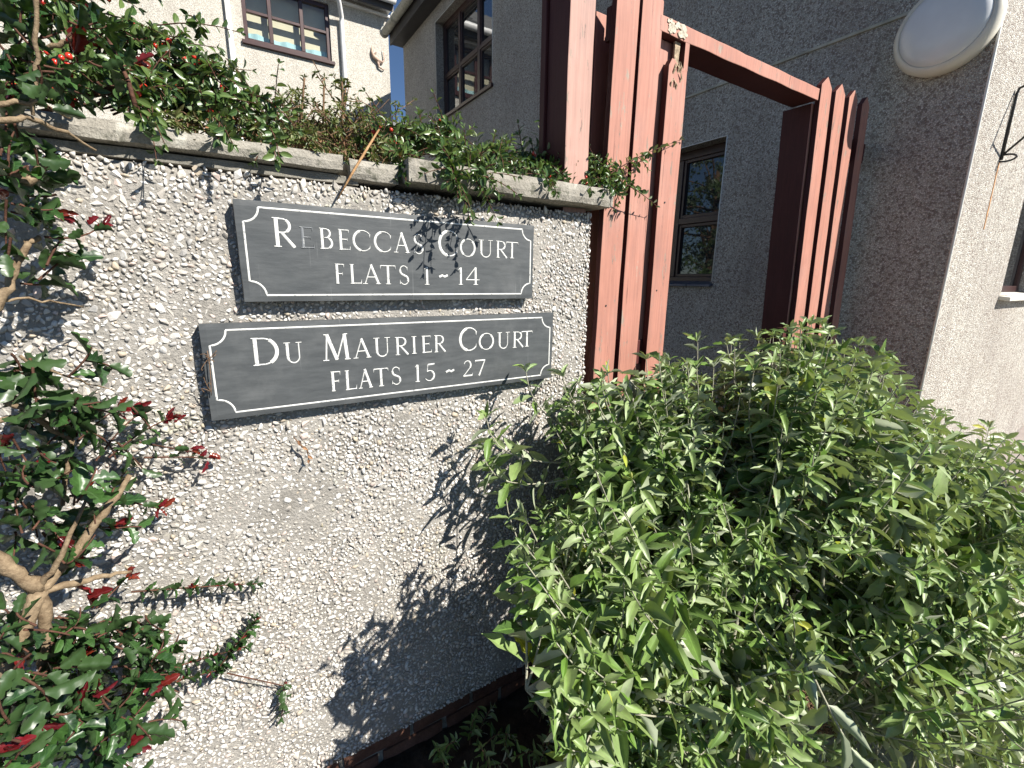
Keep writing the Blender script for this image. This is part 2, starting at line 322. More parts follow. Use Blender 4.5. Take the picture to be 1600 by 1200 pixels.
M = dict(
    mortar=mat_mortar(), pebble=mat_pebble(),
    coping=mat_concrete('coping_stone', (0.25, 0.23, 0.195), (0.42, 0.395, 0.34), 9, 0.8),
    band=mat_concrete('bedding_mortar', (0.20, 0.19, 0.16), (0.32, 0.30, 0.26), 14, 0.4),
    concrete=mat_concrete('path_concrete', (0.50, 0.46, 0.39), (0.64, 0.60, 0.52), 5),
    asphalt=mat_concrete('asphalt', (0.035, 0.035, 0.036), (0.065, 0.064, 0.062), 6),
    soil=mat_concrete('soil', (0.035, 0.024, 0.017), (0.085, 0.06, 0.042), 30),
    brick=mat_concrete('plinth_brick', (0.12, 0.06, 0.042), (0.22, 0.11, 0.075), 30),
    slate=mat_slate(), paint=mat_letter('letter_paint', (0.66, 0.66, 0.63), 0.38), paint_worn=mat_letter('letter_paint_worn', (0.42, 0.43, 0.42), 0.58),
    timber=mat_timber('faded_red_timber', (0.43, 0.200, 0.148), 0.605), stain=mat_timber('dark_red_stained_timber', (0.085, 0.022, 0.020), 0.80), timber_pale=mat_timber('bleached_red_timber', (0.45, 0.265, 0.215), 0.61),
    rawwood=simple('rotten_wood', (0.36, 0.28, 0.19), 0.8, 0.2, 0.45, 90, 0.5), whitefill=simple('flaking_white_paint', (0.50, 0.45, 0.36), 0.8, 0.2, 0.45, 140, 0.6),
    dash=mat_dash('house_dash', [(0.70, 0.66, 0.575), (0.58, 0.53, 0.46), (0.78, 0.75, 0.68), (0.48, 0.43, 0.375), (0.82, 0.79, 0.72), (0.60, 0.56, 0.49), (0.36, 0.30, 0.26), (0.72, 0.69, 0.63), (0.66, 0.60, 0.52)], 125, 0.42),
    dash_far=mat_dash('cream_house_dash', [(0.80, 0.76, 0.66), (0.74, 0.70, 0.61), (0.82, 0.79, 0.70), (0.58, 0.53, 0.46), (0.84, 0.81, 0.73), (0.70, 0.65, 0.56)], 95, 0.12),
    bead=simple('corner_bead', (0.78, 0.77, 0.73), 0.6, 0.3, 0.1, 30), band_line=simple('string_band', (0.42, 0.40, 0.33), 0.8, 0.2, 0.3, 12),
    frame=simple('brown_window_frame', (0.050, 0.022, 0.020), 0.35, 0.5, 0.2, 12), frame_dark=simple('dark_window_frame', (0.045, 0.020, 0.016), 0.35, 0.5, 0.2, 12),
    glass=mat_glass('window_glass'), glass_dim=mat_glass('single_window_glass', ior=1.75), glass_clear=mat_glass('clear_window_glass', clear=1.0),
    blind=simple('cream_blind', (0.72, 0.64, 0.48), 0.8, 0.1, 0.06, 4), teal=simple('pale_blue_cloth', (0.42, 0.62, 0.66), 0.8, 0.1, 0.1, 14), dark=simple('dark_room', (0.02, 0.02, 0.022), 0.9, 0.1),
    white=simple('white_plastic', (0.78, 0.78, 0.76), 0.4, 0.5, 0.06, 6), gutter_old=mat_concrete('weathered_gutter', (0.34, 0.34, 0.28), (0.62, 0.61, 0.56), 16, 0.5),
    fascia=simple('dark_fascia', (0.055, 0.05, 0.048), 0.5, 0.4, 0.2, 8), reveal=simple('smooth_render', (0.60, 0.58, 0.52), 0.9, 0.1, 0.12, 18, 0.3),
    roofslate=mat_concrete('roof_slate', (0.10, 0.105, 0.11), (0.20, 0.20, 0.195), 7, 0.4), slatesill=simple('slate_sill', (0.07, 0.085, 0.12), 0.35, 0.5, 0.2, 15),
    lampwhite=simple('opal_plastic', (0.74, 0.75, 0.75), 0.22, 0.5, 0.05, 8), lamprim=simple('cream_lamp_rim', (0.72, 0.68, 0.58), 0.35, 0.5, 0.08, 12),
    iron=simple('black_iron', (0.03, 0.03, 0.03), 0.55, 0.5, 0.4, 60), ornament=simple('faded_brown_metal', (0.42, 0.30, 0.23), 0.7, 0.3, 0.3, 30), rust=simple('rust_streak', (0.48, 0.27, 0.14), 0.9, 0.1, 0.4, 60),
    bark_tan=mat_bark('tan_bark', (0.10, 0.066, 0.038), (0.31, 0.235, 0.15)), bark_brown=mat_bark('brown_bark', (0.10, 0.06, 0.035), (0.24, 0.15, 0.09)), bark_red=mat_bark('red_bark', (0.045, 0.022, 0.015), (0.13, 0.062, 0.04)),
    bark_grey=mat_bark('felted_stem', (0.22, 0.21, 0.15), (0.44, 0.43, 0.33)), straw=mat_bark('straw_stalk', (0.26, 0.14, 0.065), (0.44, 0.28, 0.14)),
    bud=mat_leaf('buddleia_leaf', [(0.035, 0.075, 0.014), (0.105, 0.18, 0.034), (0.20, 0.27, 0.09), (0.09, 0.18, 0.018), (0.26, 0.32, 0.155), (0.15, 0.24, 0.042), (0.31, 0.36, 0.21)], (0.34, 0.385, 0.26), 0.45, 0.10, 12, 0.45, 0.08),
    bud_y=mat_leaf('yellowing_leaf', [(0.30, 0.36, 0.04), (0.42, 0.40, 0.05)], (0.36, 0.38, 0.12), 0.5, 0.3, 12),
    holly=mat_leaf('glossy_leaf', [(0.010, 0.032, 0.010), (0.018, 0.052, 0.014), (0.042, 0.10, 0.022), (0.013, 0.04, 0.012)], (0.035, 0.07, 0.022), 0.38, 0.12, 6, 0.5),
    holly_red=mat_leaf('red_young_leaf', [(0.07, 0.006, 0.009), (0.15, 0.009, 0.013), (0.10, 0.006, 0.009), (0.20, 0.04, 0.015)], (0.16, 0.02, 0.025), 0.25, 0.2, 6, 0.6),
    cot=mat_leaf('cotoneaster_leaf', [(0.022, 0.055, 0.015), (0.048, 0.10, 0.026), (0.11, 0.165, 0.045), (0.034, 0.08, 0.02)], (0.16, 0.21, 0.12), 0.34, 0.15, 8, 0.5),
    twigleaf=mat_leaf('small_rosette_leaf', [(0.05, 0.085, 0.02), (0.10, 0.14, 0.035), (0.15, 0.17, 0.06), (0.09, 0.07, 0.03)], (0.18, 0.2, 0.1), 0.45, 0.2, 5),
    dead=mat_leaf('dead_leaf', [(0.16, 0.07, 0.03), (0.26, 0.13, 0.06), (0.34, 0.2, 0.1)], (0.3, 0.2, 0.12), 0.7, 0.1, 6),
    berry=simple('red_berry', (0.52, 0.035, 0.02), 0.25, 0.6, 0.25, 90),
)

# ------------------------------------------------------------------ ground
def struct(o): o['kind'] = 'structure'; return o
g = MB(); n = 60
struct(MB().box(-60, 60, -60, 80, -0.4, -0.158).build('ground', M['asphalt']))
struct(MB().box(0.9, 9.0, -1.1, 0.62, -0.3, -0.152).build('path', M['concrete']))
bm = rough_box(-2.2, 0.96, 0.62, 1.16, -0.3, -0.12, 0.03, 0.016, 5); struct(bm_obj(bm, 'soil', M['soil']))
bm = rough_box(0.965, 2.1, 0.62, 1.09, -0.3, -0.125, 0.03, 0.016, 6); struct(bm_obj(bm, 'soil', M['soil']))
bm = rough_box(-2.2, 0.93, 1.352, 2.1, 1.2, 1.545, 0.05, 0.02, 9); struct(bm_obj(bm, 'raised_bed', M['soil']))

# ------------------------------------------------------------------ pebble-dashed wall
WY = 1.122
wall = empty('boundary_wall', (0, WY, -0.15), 'cream pebble-dashed garden wall with concrete coping and two slate signs', 'wall')
bm = rough_box(-2.2, 1.0, WY, 1.34, 0.0, 1.552, 0.04, 0.003, 1, 0.004); bm_obj(bm, 'wall_core', M['mortar'], wall, True)
x = -2.2; k = 0
while x < 0.99:                                   # brown brick plinth under the dash
    x1 = min(x+0.215, 0.99)
    bm = rough_box(x, x1-0.010, WY+0.028, 1.32, -0.075, -0.004, 0.03, 0.0015, k, 0.004); bm_obj(bm, 'brick', M['brick'], wall)
    bm = rough_box(x-0.10, x1-0.112, WY+0.03, 1.32, -0.152, -0.082, 0.03, 0.0015, k+40, 0.004); bm_obj(bm, 'brick', M['brick'], wall)
    x = x1; k += 1
MB().box(-2.2, 0.985, WY+0.04, 1.31, -0.2, -0.002).build('brick_joints', M['band'], wall)
# coping
bm = rough_box(-2.2, 0.30, WY+0.002, 1.35, 1.5535, 1.575, 0.03, 0.002, 3, 0.003); bm_obj(bm, 'bedding_course', M['band'], wall)
for i, (a, b, z0, z1, yo) in enumerate(((-2.2, -0.952, 1.576, 1.613, 0.02), (-0.944, 0.266, 1.576, 1.612, 0.018), (0.276, 0.392, 1.562, 1.609, 0.012), (0.398, 1.045, 1.566, 1.621, 0.05))):
    bm = rough_box(a, b, WY-yo, 1.37, z0, z1, 0.016, 0.0022, i+11, 0.0045); bm_obj(bm, 'coping_stone', M['coping'], wall)
# pebbles: crushed spar, packed by dart throwing, biggest first
SIGN1 = (0.0455, 0.7655, 1.2985, 1.4990); SIGN2 = (-0.038, 0.843, 1.057, 1.2575)
def hull_template(seed):
    r = np.random.default_rng(seed); bm = bmesh.new()
    k = int(r.integers(13, 19))
    p = r.normal(size=(k, 3)); p /= np.linalg.norm(p, axis=1)[:, None]; p *= r.uniform(0.82, 1.08, (k, 1))
    p[:, 0] *= r.uniform(0.95, 1.2); p[:, 2] *= r.uniform(0.68, 0.95); p[:, 1] *= 0.9
    for q in p: bm.verts.new(q)
    bmesh.ops.convex_hull(bm, input=bm.verts); bmesh.ops.triangulate(bm, faces=bm.faces)
    for v in [v for v in bm.verts if not v.link_faces]: bm.verts.remove(v)
    bmesh.ops.recalc_face_normals(bm, faces=bm.faces)
    bm.verts.index_update()
    V = np.array([v.co[:] for v in bm.verts]); F = np.array([[v.index for v in f.verts] for f in bm.faces]); bm.free()
    return V, F
PT = [hull_template(100+i) for i in range(26)]
def throw(x0, x1, z0, z1, tries):
    cell = 0.02; grid = {}; out = []
    rr = 0.86*np.concatenate([RNG.uniform(0.0088, 0.0122, int(tries*0.03)), RNG.uniform(0.0066, 0.0088, int(tries*0.16)), RNG.uniform(0.0048, 0.0066, int(tries*0.36)), RNG.uniform(0.0028, 0.0046, int(tries*0.45))])
    xs = RNG.uniform(x0, x1, len(rr)); zs = RNG.uniform(z0, z1, len(rr))
    for r, a, b in zip(rr, xs, zs):
        ci, cj = int(a/cell+1000), int(b/cell+1000); ok = True
        for i in (ci-1, ci, ci+1):
            for j in (cj-1, cj, cj+1):
                for (aa, bb, r2) in grid.get((i, j), ()):
                    if (a-aa)**2+(b-bb)**2 < ((r+r2)*0.69)**2: ok = False; break
                if not ok: break
            if not ok: break
        if ok:
            grid.setdefault((ci, cj), []).append((a, b, r)); out.append((a, b, r))
    return np.array(out)
peb = throw(-0.85, 0.998, 0.006, 1.551, 150000)
def inside(p, s, mg): return (p[:, 0] > s[0]+mg) & (p[:, 0] < s[1]-mg) & (p[:, 1] > s[2]+mg) & (p[:, 1] < s[3]-mg)
peb = peb[~(inside(peb, SIGN1, 0.03) | inside(peb, SIGN2, 0.03))]
bare = np.array([noise.noise(Vector((a*5.0, b*5.0, 3))) + 0.7*noise.noise(Vector((a*17, b*17, 9))) for a, b, r in peb])
peb = peb[bare < 1.05]
end = throw(WY, 1.335, 0.006, 1.551, 15000)          # the wall's end face
def rot(seed_r, n):
    a = seed_r.uniform(0, 2*np.pi, n); t = seed_r.normal(0, 0.22, (n, 2)); c, s = np.cos(a), np.sin(a)
    Rm = np.zeros((n, 3, 3)); Rm[:, 0, 0] = c; Rm[:, 0, 2] = s; Rm[:, 2, 0] = -s; Rm[:, 2, 2] = c; Rm[:, 1, 1] = 1
    Tx = np.tile(np.eye(3), (n, 1, 1)); Tx[:, 1, 0] = t[:, 0]; Tx[:, 1, 2] = t[:, 1]
    return Tx@Rm
def pebble_field(P, normal_axis):
    n = len(P); Rm = rot(RNG, n); r = P[:, 2]; S = np.stack([r*RNG.uniform(0.95, 1.3, n), r*RNG.uniform(0.42, 0.72, n), r*RNG.uniform(0.85, 1.1, n)], 1)
    A = Rm*S[:, None, :]; depth = r*RNG.uniform(-0.05, 0.32, n)
    T = np.stack([P[:, 0], WY-0.0005+depth, P[:, 1]], 1)
    if normal_axis == 'x':
        Q = np.array([[0, -1.0, 0], [1, 0, 0], [0, 0, 1]]); A = Q@A; T = np.stack([1.0-depth, P[:, 0], P[:, 1]], 1)
    return A, T, RNG.integers(0, len(PT), n)
A, T, K = pebble_field(peb, 'y'); A2, T2, K2 = pebble_field(end, 'x')
px, py, pz = project(T); vis = (px > 0) & (px < 1600) & (py > 200) & (py < 1200)
score = np.where(vis, peb[:, 2]/pz, 0); order = np.argsort(-score); single = np.zeros(len(peb), bool); single[order[:300]] = True
pmesh = []
for V, F in PT:
    me = bpy.data.meshes.new('pebble'); me.from_pydata(V.tolist(), [], F.tolist()); me.materials.append(M['pebble']); pmesh.append(me)
for i in np.where(single)[0]:
    o = bpy.data.objects.new('pebble', pmesh[K[i]]); COL.objects.link(o)
    mm = Matrix(A[i].tolist()).to_4x4(); mm.translation = Vector(T[i]); o.matrix_basis = mm; adopt(o, wall)
def joined(As, Ts, Ks, temps, name, mats, parent, smooth=False):
    vs = []; fs = []; base = 0
    for k, (V, F) in enumerate(temps):
        s = np.where(Ks == k)[0]
        if not len(s): continue
        W = np.einsum('nij,vj->nvi', As[s], V) + Ts[s][:, None, :]
        vs.append(W.reshape(-1, 3)); fs.append((F[None]+(np.arange(len(s))*len(V))[:, None, None]+base).reshape(-1, F.shape[1])); base += len(s)*len(V)
    V = np.concatenate(vs); F = np.concatenate(fs); nf, kk = F.shape
    me = bpy.data.meshes.new(name); me.vertices.add(len(V)); me.vertices.foreach_set('co', V.ravel().astype(np.float32))
    me.loops.add(nf*kk); me.loops.foreach_set('vertex_index', F.ravel().astype(np.int32))
    me.polygons.add(nf); me.polygons.foreach_set('loop_start', (np.arange(nf)*kk).astype(np.int32))
    if smooth: me.polygons.foreach_set('use_smooth', [True]*nf)
    me.materials.append(mats); me.update(calc_edges=True)
    o = bpy.data.objects.new(name, me); COL.objects.link(o); o['kind'] = 'stuff'; return adopt(o, parent)
joined(np.concatenate([A[~single], A2]), np.concatenate([T[~single], T2]), np.concatenate([K[~single], K2]), PT, 'pebble_dash', M['pebble'], wall)
print('pebbles', len(peb), len(end))

# ------------------------------------------------------------------ slate signs with cut letters
def arc(cx, cy, rx, ry, a0, a1, n=14): return [(cx+rx*math.cos(rad(a0+(a1-a0)*i/n)), cy+ry*math.sin(rad(a0+(a1-a0)*i/n))) for i in range(n+1)]
T_, t_ = 0.122, 0.052      # thick and thin strokes, in cap heights
def glyph(ch):
    """strokes (points in a unit box, thickness at ends) of a Roman capital; serifs are short thin strokes"""
    S = []; s = lambda pts, w0, w1=None: S.append((pts, w0, w0 if w1 is None else w1))
    def stem(x, y0=0, y1=1, w=T_, sb=True, st=True, sw=0.17):
        s([(x, y0), (x, y1)], w)
        if sb: s([(x-sw, y0+0.015), (x+sw, y0+0.015)], 0.04)
        if st: s([(x-sw, y1-0.015), (x+sw, y1-0.015)], 0.04)
    if ch == 'R':
        stem(0.2); s([(0.2, 0.97)]+arc(0.45, 0.735, 0.38, 0.235, 90, -90)+[(0.2, 0.5)], t_, t_); s(arc(0.45, 0.735, 0.36, 0.235, 55, -55), T_*0.8); s([(0.42, 0.5), (0.98, 0.0)], T_*0.75, T_*0.9)
    elif ch == 'E':
        stem(0.22); s([(0.2, 0.97), (0.9, 0.97)], t_); s([(0.2, 0.52), (0.76, 0.52)], t_); s([(0.2, 0.03), (0.95, 0.03)], t_)
        s([(0.9, 0.99), (0.9, 0.83)], 0.05, 0.02); s([(0.76, 0.6), (0.76, 0.44)], 0.03); s([(0.95, 0.01), (0.98, 0.2)], 0.06, 0.02)
    elif ch == 'F':
        stem(0.24); s([(0.2, 0.97), (0.95, 0.97)], t_); s([(0.2, 0.5), (0.78, 0.5)], t_); s([(0.95, 0.99), (0.95, 0.81)], 0.05, 0.02); s([(0.78, 0.58), (0.78, 0.42)], 0.03)
    elif ch == 'B':
        stem(0.2); s([(0.2, 0.97)]+arc(0.45, 0.76, 0.34, 0.21, 90, -90)+[(0.2, 0.55)], t_); s(arc(0.45, 0.76, 0.33, 0.21, 55, -55), T_*0.75)
        s([(0.2, 0.55)]+arc(0.48, 0.29, 0.42, 0.26, 90, -90)+[(0.2, 0.03)], t_); s(arc(0.48, 0.29, 0.41, 0.26, 58, -58), T_*0.85)
    elif ch == 'C':
        s(arc(0.58, 0.5, 0.52, 0.5, 40, 320, 26), t_); s(arc(0.58, 0.5, 0.51, 0.49, 105, 255, 16), T_*0.95); s([(0.98, 0.84), (0.98, 0.66)], 0.07, 0.02); s([(0.97, 0.19), (0.98, 0.3)], 0.04, 0.02)
    elif ch == 'O':
        s(arc(0.5, 0.5, 0.46, 0.49, 0, 360, 32), t_); s(arc(0.5, 0.5, 0.455, 0.48, 118, 232, 14), T_*0.95); s(arc(0.5, 0.5, 0.455, 0.48, -62, 52, 14), T_*0.95)
    elif ch == 'A':
        s([(0.5, 1.0), (0.12, 0)], t_); s([(0.48, 1.02), (0.88, 0)], T_); s([(0.24, 0.36), (0.74, 0.36)], t_); s([(0.0, 0.015), (0.27, 0.015)], 0.04); s([(0.72, 0.015), (1.0, 0.015)], 0.04)
    elif ch == 'S':
        s(arc(0.47, 0.76, 0.35, 0.23, 35, 250, 16)+[(0.55, 0.5)]+arc(0.5, 0.25, 0.38, 0.24, 62, -150, 16), t_)
        s(arc(0.47, 0.76, 0.34, 0.23, 170, 255, 8)+[(0.6, 0.47)]+arc(0.5, 0.25, 0.37, 0.24, 55, -20, 8), T_*0.85); s([(0.79, 0.95), (0.8, 0.74)], 0.06, 0.02); s([(0.1, 0.06), (0.09, 0.28)], 0.06, 0.02)
    elif ch == 'U':
        stem(0.2, 0.34, 1, sb=False); s([(0.2, 0.4)]+arc(0.5, 0.31, 0.3, 0.30, 180, 360, 18)+[(0.8, 1)], T_*0.62, t_); s(arc(0.5, 0.31, 0.3, 0.30, 180, 250, 10), T_, t_); s([(0.8, 0.3), (0.8, 1)], t_*1.1); s([(0.66, 0.985), (0.97, 0.985)], 0.04)
    elif ch == 'T':
        stem(0.5, st=False); s([(0.03, 0.97), (0.97, 0.97)], t_*1.1); s([(0.03, 0.99), (0.0, 0.8)], 0.055, 0.02); s([(0.97, 0.99), (1.0, 0.8)], 0.055, 0.02)
    elif ch == 'L':
        stem(0.24); s([(0.2, 0.03), (0.95, 0.03)], t_); s([(0.95, 0.01), (1.0, 0.24)], 0.06, 0.02)
    elif ch == 'D':
        stem(0.17, sw=0.13); s([(0.15, 0.97), (0.42, 0.97)]+arc(0.42, 0.5, 0.52, 0.47, 90, -90, 22)+[(0.15, 0.03)], t_); s(arc(0.42, 0.5, 0.51, 0.47, 60, -60, 16), T_)
    elif ch == 'M':
        s([(0.17, 1), (0.09, 0)], t_*1.1); s([(0.17, 1), (0.5, 0.02)], T_); s([(0.5, 0.02), (0.83, 1)], t_); s([(0.83, 1), (0.91, 0)], T_)
        for xx in (0.09, 0.91): s([(xx-0.11, 0.015), (xx+0.11, 0.015)], 0.04)
        s([(0.05, 0.985), (0.2, 0.985)], 0.04); s([(0.8, 0.985), (0.95, 0.985)], 0.04)
    elif ch == 'I': stem(0.5, sw=0.5)
    elif ch == '1': s([(0.55, 0), (0.55, 1)], T_); s([(0.0, 0.015), (1.0, 0.015)], 0.04); s([(0.5, 0.99), (0.0, 0.86)], 0.06, 0.03)
    elif ch == '4': s([(0.72, 0), (0.72, 1)], T_); s([(0.72, 1), (0.04, 0.3)], t_); s([(0.02, 0.29), (1.0, 0.29)], t_*1.1); s([(0.56, 0.015), (0.9, 0.015)], 0.04)
    elif ch == '5': s([(0.3, 0.97), (0.9, 0.99)], T_*0.75); s([(0.28, 0.98), (0.22, 0.56)], t_); s([(0.22, 0.56)]+arc(0.42, 0.31, 0.44, 0.30, 100, -150, 20), t_); s(arc(0.42, 0.31, 0.43, 0.29, 62, -62, 12), T_*0.85)
    elif ch == '2': s(arc(0.46, 0.72, 0.34, 0.27, 160, -30, 14)+[(0.08, 0.05)], t_); s(arc(0.46, 0.72, 0.33, 0.26, 65, -40, 10), T_*0.85); s([(0.05, 0.05), (0.92, 0.05)], T_*0.75); s([(0.92, 0.04), (0.97, 0.22)], 0.06, 0.02)
    elif ch == '7': s([(0.05, 0.95), (0.97, 0.95)], T_*0.72); s([(0.95, 0.95), (0.4, 0.0)], t_*1.1, T_*0.9); s([(0.05, 0.97), (0.03, 0.78)], 0.05, 0.02)
    elif ch == '-': s([(0.0, 0.2), (0.35, 0.75), (0.65, 0.3), (1.0, 0.85)], 0.9)
    return S
def ridge(mb, pts, w0, w1, y, h=0.0009):
    """one cut stroke: two sloping facets meeting along its middle"""
    k = len(pts); vs = []
    for i, (a, b) in enumerate(pts):
        p0 = pts[max(0, i-1)]; p1 = pts[min(k-1, i+1)]; dx, dz = p1[0]-p0[0], p1[1]-p0[1]; l = math.hypot(dx, dz) or 1
        w = (w0+(w1-w0)*i/(k-1))/2; nx, nz = -dz/l*w, dx/l*w
        vs += [(a+nx, y, b+nz), (a, y-h, b), (a-nx, y, b-nz)]
    fs = []
    for i in range(k-1):
        q = i*3; fs += [(q, q+1, q+4, q+3), (q+1, q+2, q+5, q+4)]
    mb.add(vs, fs)
def sign(rect, label, texts, border, worn=()):
    x0, x1, z0, z1 = rect; yf, yb = WY-0.030, WY-0.006
    e = empty('slate_sign', ((x0+x1)/2, WY, z0), label, 'sign', 'slate name signs on the wall')
    bm = rough_box(x0, x1, yf, yb, z0, z1, 0.012, 0.0002, x0*31, 0.0012)
    bm_obj(bm, 'plate', M['slate'], e)
    yl = yf-0.0005
    mb = MB(); bx0, bx1, bz0, bz1, r = border
    pts = []
    for cx, cz, a0, a1 in ((bx0, bz1, 0, -90), (bx0, bz0, 90, 0), (bx1, bz0, 180, 90), (bx1, bz1, 270, 180)):
        pts += [(cx+r*math.cos(rad(a0+(a1-a0)*i/12)), cz+r*math.sin(rad(a0+(a1-a0)*i/12))) for i in range(13)]
    ridge(mb, pts+[pts[0]], 0.0036, 0.0036, yl, 0.0006)
    mb.build('border_line', M['paint'], e)
    for i, (ch, a, b, c, d) in enumerate(texts):
        mb = MB(); hgt = (d-c)
        if ch == '-': cap = 0.006
        else: cap = hgt
        for pts, w0, w1 in glyph(ch):
            ridge(mb, [(a+(b-a)*u, c+hgt*v) for u, v in pts], w0*cap, w1*cap, yl)
        mb.build('letter', M['paint_worn'] if i in worn else M['paint'], e)
    for bx in (x0+0.018, x1-0.018):
        pass
    return e
T1 = [('R',0.1100,0.1507,1.4109,1.4686),('E',0.1605,0.1890,1.4107,1.4540),('B',0.1996,0.2283,1.4107,1.4540),('E',0.2382,0.2640,1.4105,1.4540),('C',0.2690,0.3086,1.4100,1.4542),('C',0.3167,0.3566,1.4099,1.4545),('A',0.3630,0.4025,1.4098,1.4550),('S',0.4115,0.4378,1.4086,1.4543),
      ('C',0.4756,0.5280,1.4070,1.4675),('O',0.5359,0.5794,1.4072,1.4512),('U',0.5880,0.6334,1.4074,1.4512),('R',0.6408,0.6762,1.4079,1.4512),('T',0.6732,0.7120,1.4078,1.4506),
      ('F',0.2266,0.2472,1.3372,1.3803),('L',0.2576,0.2843,1.3370,1.3800),('A',0.2869,0.3285,1.3367,1.3800),('T',0.3284,0.3647,1.3364,1.3800),('S',0.3728,0.3985,1.3355,1.3799),('1',0.4373,0.4499,1.3358,1.3790),('-',0.4769,0.4999,1.3540,1.3607),('1',0.5302,0.5425,1.3363,1.3797),('4',0.5509,0.5912,1.3359,1.3810)]
T2 = [('D',0.0471,0.0997,1.1657,1.2245),('U',0.1087,0.1469,1.1656,1.2111),('M',0.1892,0.2469,1.1645,1.2248),('A',0.2548,0.2965,1.1650,1.2106),('U',0.3024,0.3449,1.1645,1.2106),('R',0.3552,0.3887,1.1651,1.2095),('I',0.3982,0.4108,1.1655,1.2093),('E',0.4236,0.4514,1.1655,1.2092),('R',0.4581,0.4896,1.1649,1.2087),
      ('C',0.5292,0.5817,1.1629,1.2237),('O',0.5891,0.6360,1.1615,1.2067),('U',0.6461,0.6897,1.1606,1.2066),('R',0.6977,0.7349,1.1605,1.2063),('T',0.7281,0.7670,1.1610,1.2066),
      ('F',0.2000,0.2228,1.0920,1.1385),('L',0.2310,0.2583,1.0912,1.1380),('A',0.2624,0.2964,1.0913,1.1371),('T',0.2995,0.3354,1.0914,1.1362),('S',0.3427,0.3683,1.0911,1.1358),('1',0.4050,0.4166,1.0922,1.1368),('5',0.4309,0.4607,1.0912,1.1355),('-',0.4901,0.5138,1.1085,1.1152),('2',0.5395,0.5701,1.0915,1.1350),('7',0.5761,0.6092,1.0910,1.1350)]
sign(SIGN1, 'upper dark slate sign reading REBECCAS COURT FLATS 1 - 14', T1, (0.0595, 0.7535, 1.3125, 1.4855, 0.0285), worn=(1,))
sign(SIGN2, 'lower dark slate sign reading DU MAURIER COURT FLATS 15 - 27', T2, (-0.0235, 0.8300, 1.0705, 1.2435, 0.0300))

# ------------------------------------------------------------------ timber gateway of pickets and a lintel
def board(x0, x1, y0, y1, z0, z1, lean=0.0, tip=None, seed=0, jag=None, amp=0.0016):
    """sawn board with wavering arrises; tip = height of a pointed top"""
    n = max(4, int((z1-z0)/0.05)); mb = MB(); vs = []; zs = [z0+(z1-z0)*i/n for i in range(n+1)]
    for z in zs:
        o = (z-1.2)*lean
        q = [(x0, y0), (x1, y0), (x1, y1), (x0, y1)]
        for j, (a, b) in enumerate(q):
            s = seed*7.3+j*2.1
            vs.append((a+o+amp*noise.noise(Vector((s, z*6, 0))), b+amp*noise.noise(Vector((s, z*5, 4))), z))
    fs = [tuple(3-j for j in range(4))]
    for i in range(n):
        for j in range(4): fs.append((i*4+j, i*4+(j+1) % 4, (i+1)*4+(j+1) % 4, (i+1)*4+j))
    t = n*4; o = (z1-1.2)*lean
    if tip:
        b = len(vs); xm = (x0+x1)/2+o*1.0; vs += [(xm, y0, z1+tip), (xm, y1, z1+tip)]
        fs += [(t, t+1, b), (t+2, t+3, b+1), (t+1, t+2, b+1, b), (t+3, t, b, b+1)]
    elif jag:
        b = len(vs); k = 7
        r = np.random.default_rng(seed)
        fr = [(x0+o+(x1-x0)*i/k, z1+(r.uniform(-0.004, jag) if 0 < i < k else 0)) for i in range(k+1)]
        vs += [(a, y0, c) for a, c in fr] + [(a, y1, c) for a, c in fr]
        fs += [tuple([t, t+1]+[b+i for i in range(k-1, 0, -1)]), tuple([t+2, t+3]+[b+k+1+i for i in range(1, k)])]
        fs += [(b+i, b+i+1, b+k+2+i, b+k+1+i) for i in range(0, k)]
    else: fs.append((t, t+1, t+2, t+3))
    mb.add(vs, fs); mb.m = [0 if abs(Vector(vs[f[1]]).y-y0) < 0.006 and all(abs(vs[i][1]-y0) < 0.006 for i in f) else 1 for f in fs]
    return mb
GY = 1.14
gate = empty('timber_gateway', (1.7, 1.2, -0.15), 'faded red timber gateway of pickets and lintel beside the wall', 'gateway')
TB = 0.022
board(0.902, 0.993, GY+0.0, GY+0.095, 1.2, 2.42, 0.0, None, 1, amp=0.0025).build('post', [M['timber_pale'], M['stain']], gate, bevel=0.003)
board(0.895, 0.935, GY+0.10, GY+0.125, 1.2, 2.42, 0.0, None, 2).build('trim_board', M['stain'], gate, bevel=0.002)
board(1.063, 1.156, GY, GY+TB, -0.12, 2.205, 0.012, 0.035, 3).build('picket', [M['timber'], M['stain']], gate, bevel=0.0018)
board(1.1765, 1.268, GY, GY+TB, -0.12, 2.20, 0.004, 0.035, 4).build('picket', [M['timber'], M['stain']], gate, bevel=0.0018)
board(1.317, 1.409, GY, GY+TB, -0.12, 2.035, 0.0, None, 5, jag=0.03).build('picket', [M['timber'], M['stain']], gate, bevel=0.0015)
board(1.388, 1.410, GY+0.0006, GY+TB-0.0006, 2.036, 2.118, 0.0, None, 15).build('picket_remnant', [M['timber'], M['stain']], gate)
# rear posts and rails that hold the pickets
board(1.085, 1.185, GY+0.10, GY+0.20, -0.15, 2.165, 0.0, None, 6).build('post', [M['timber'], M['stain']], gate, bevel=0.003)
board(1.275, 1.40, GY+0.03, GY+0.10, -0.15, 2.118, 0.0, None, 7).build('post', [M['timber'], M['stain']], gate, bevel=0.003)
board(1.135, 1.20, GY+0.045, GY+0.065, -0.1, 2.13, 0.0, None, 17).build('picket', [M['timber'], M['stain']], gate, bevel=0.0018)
for z in (0.35, 1.05, 2.055):
    mb = MB().box(1.075, 1.262 if z > 1.5 else 1.40, GY+TB+0.001, GY+TB+0.022, z, z+0.09); mb.build('rail', M['stain'], gate, bevel=0.002)
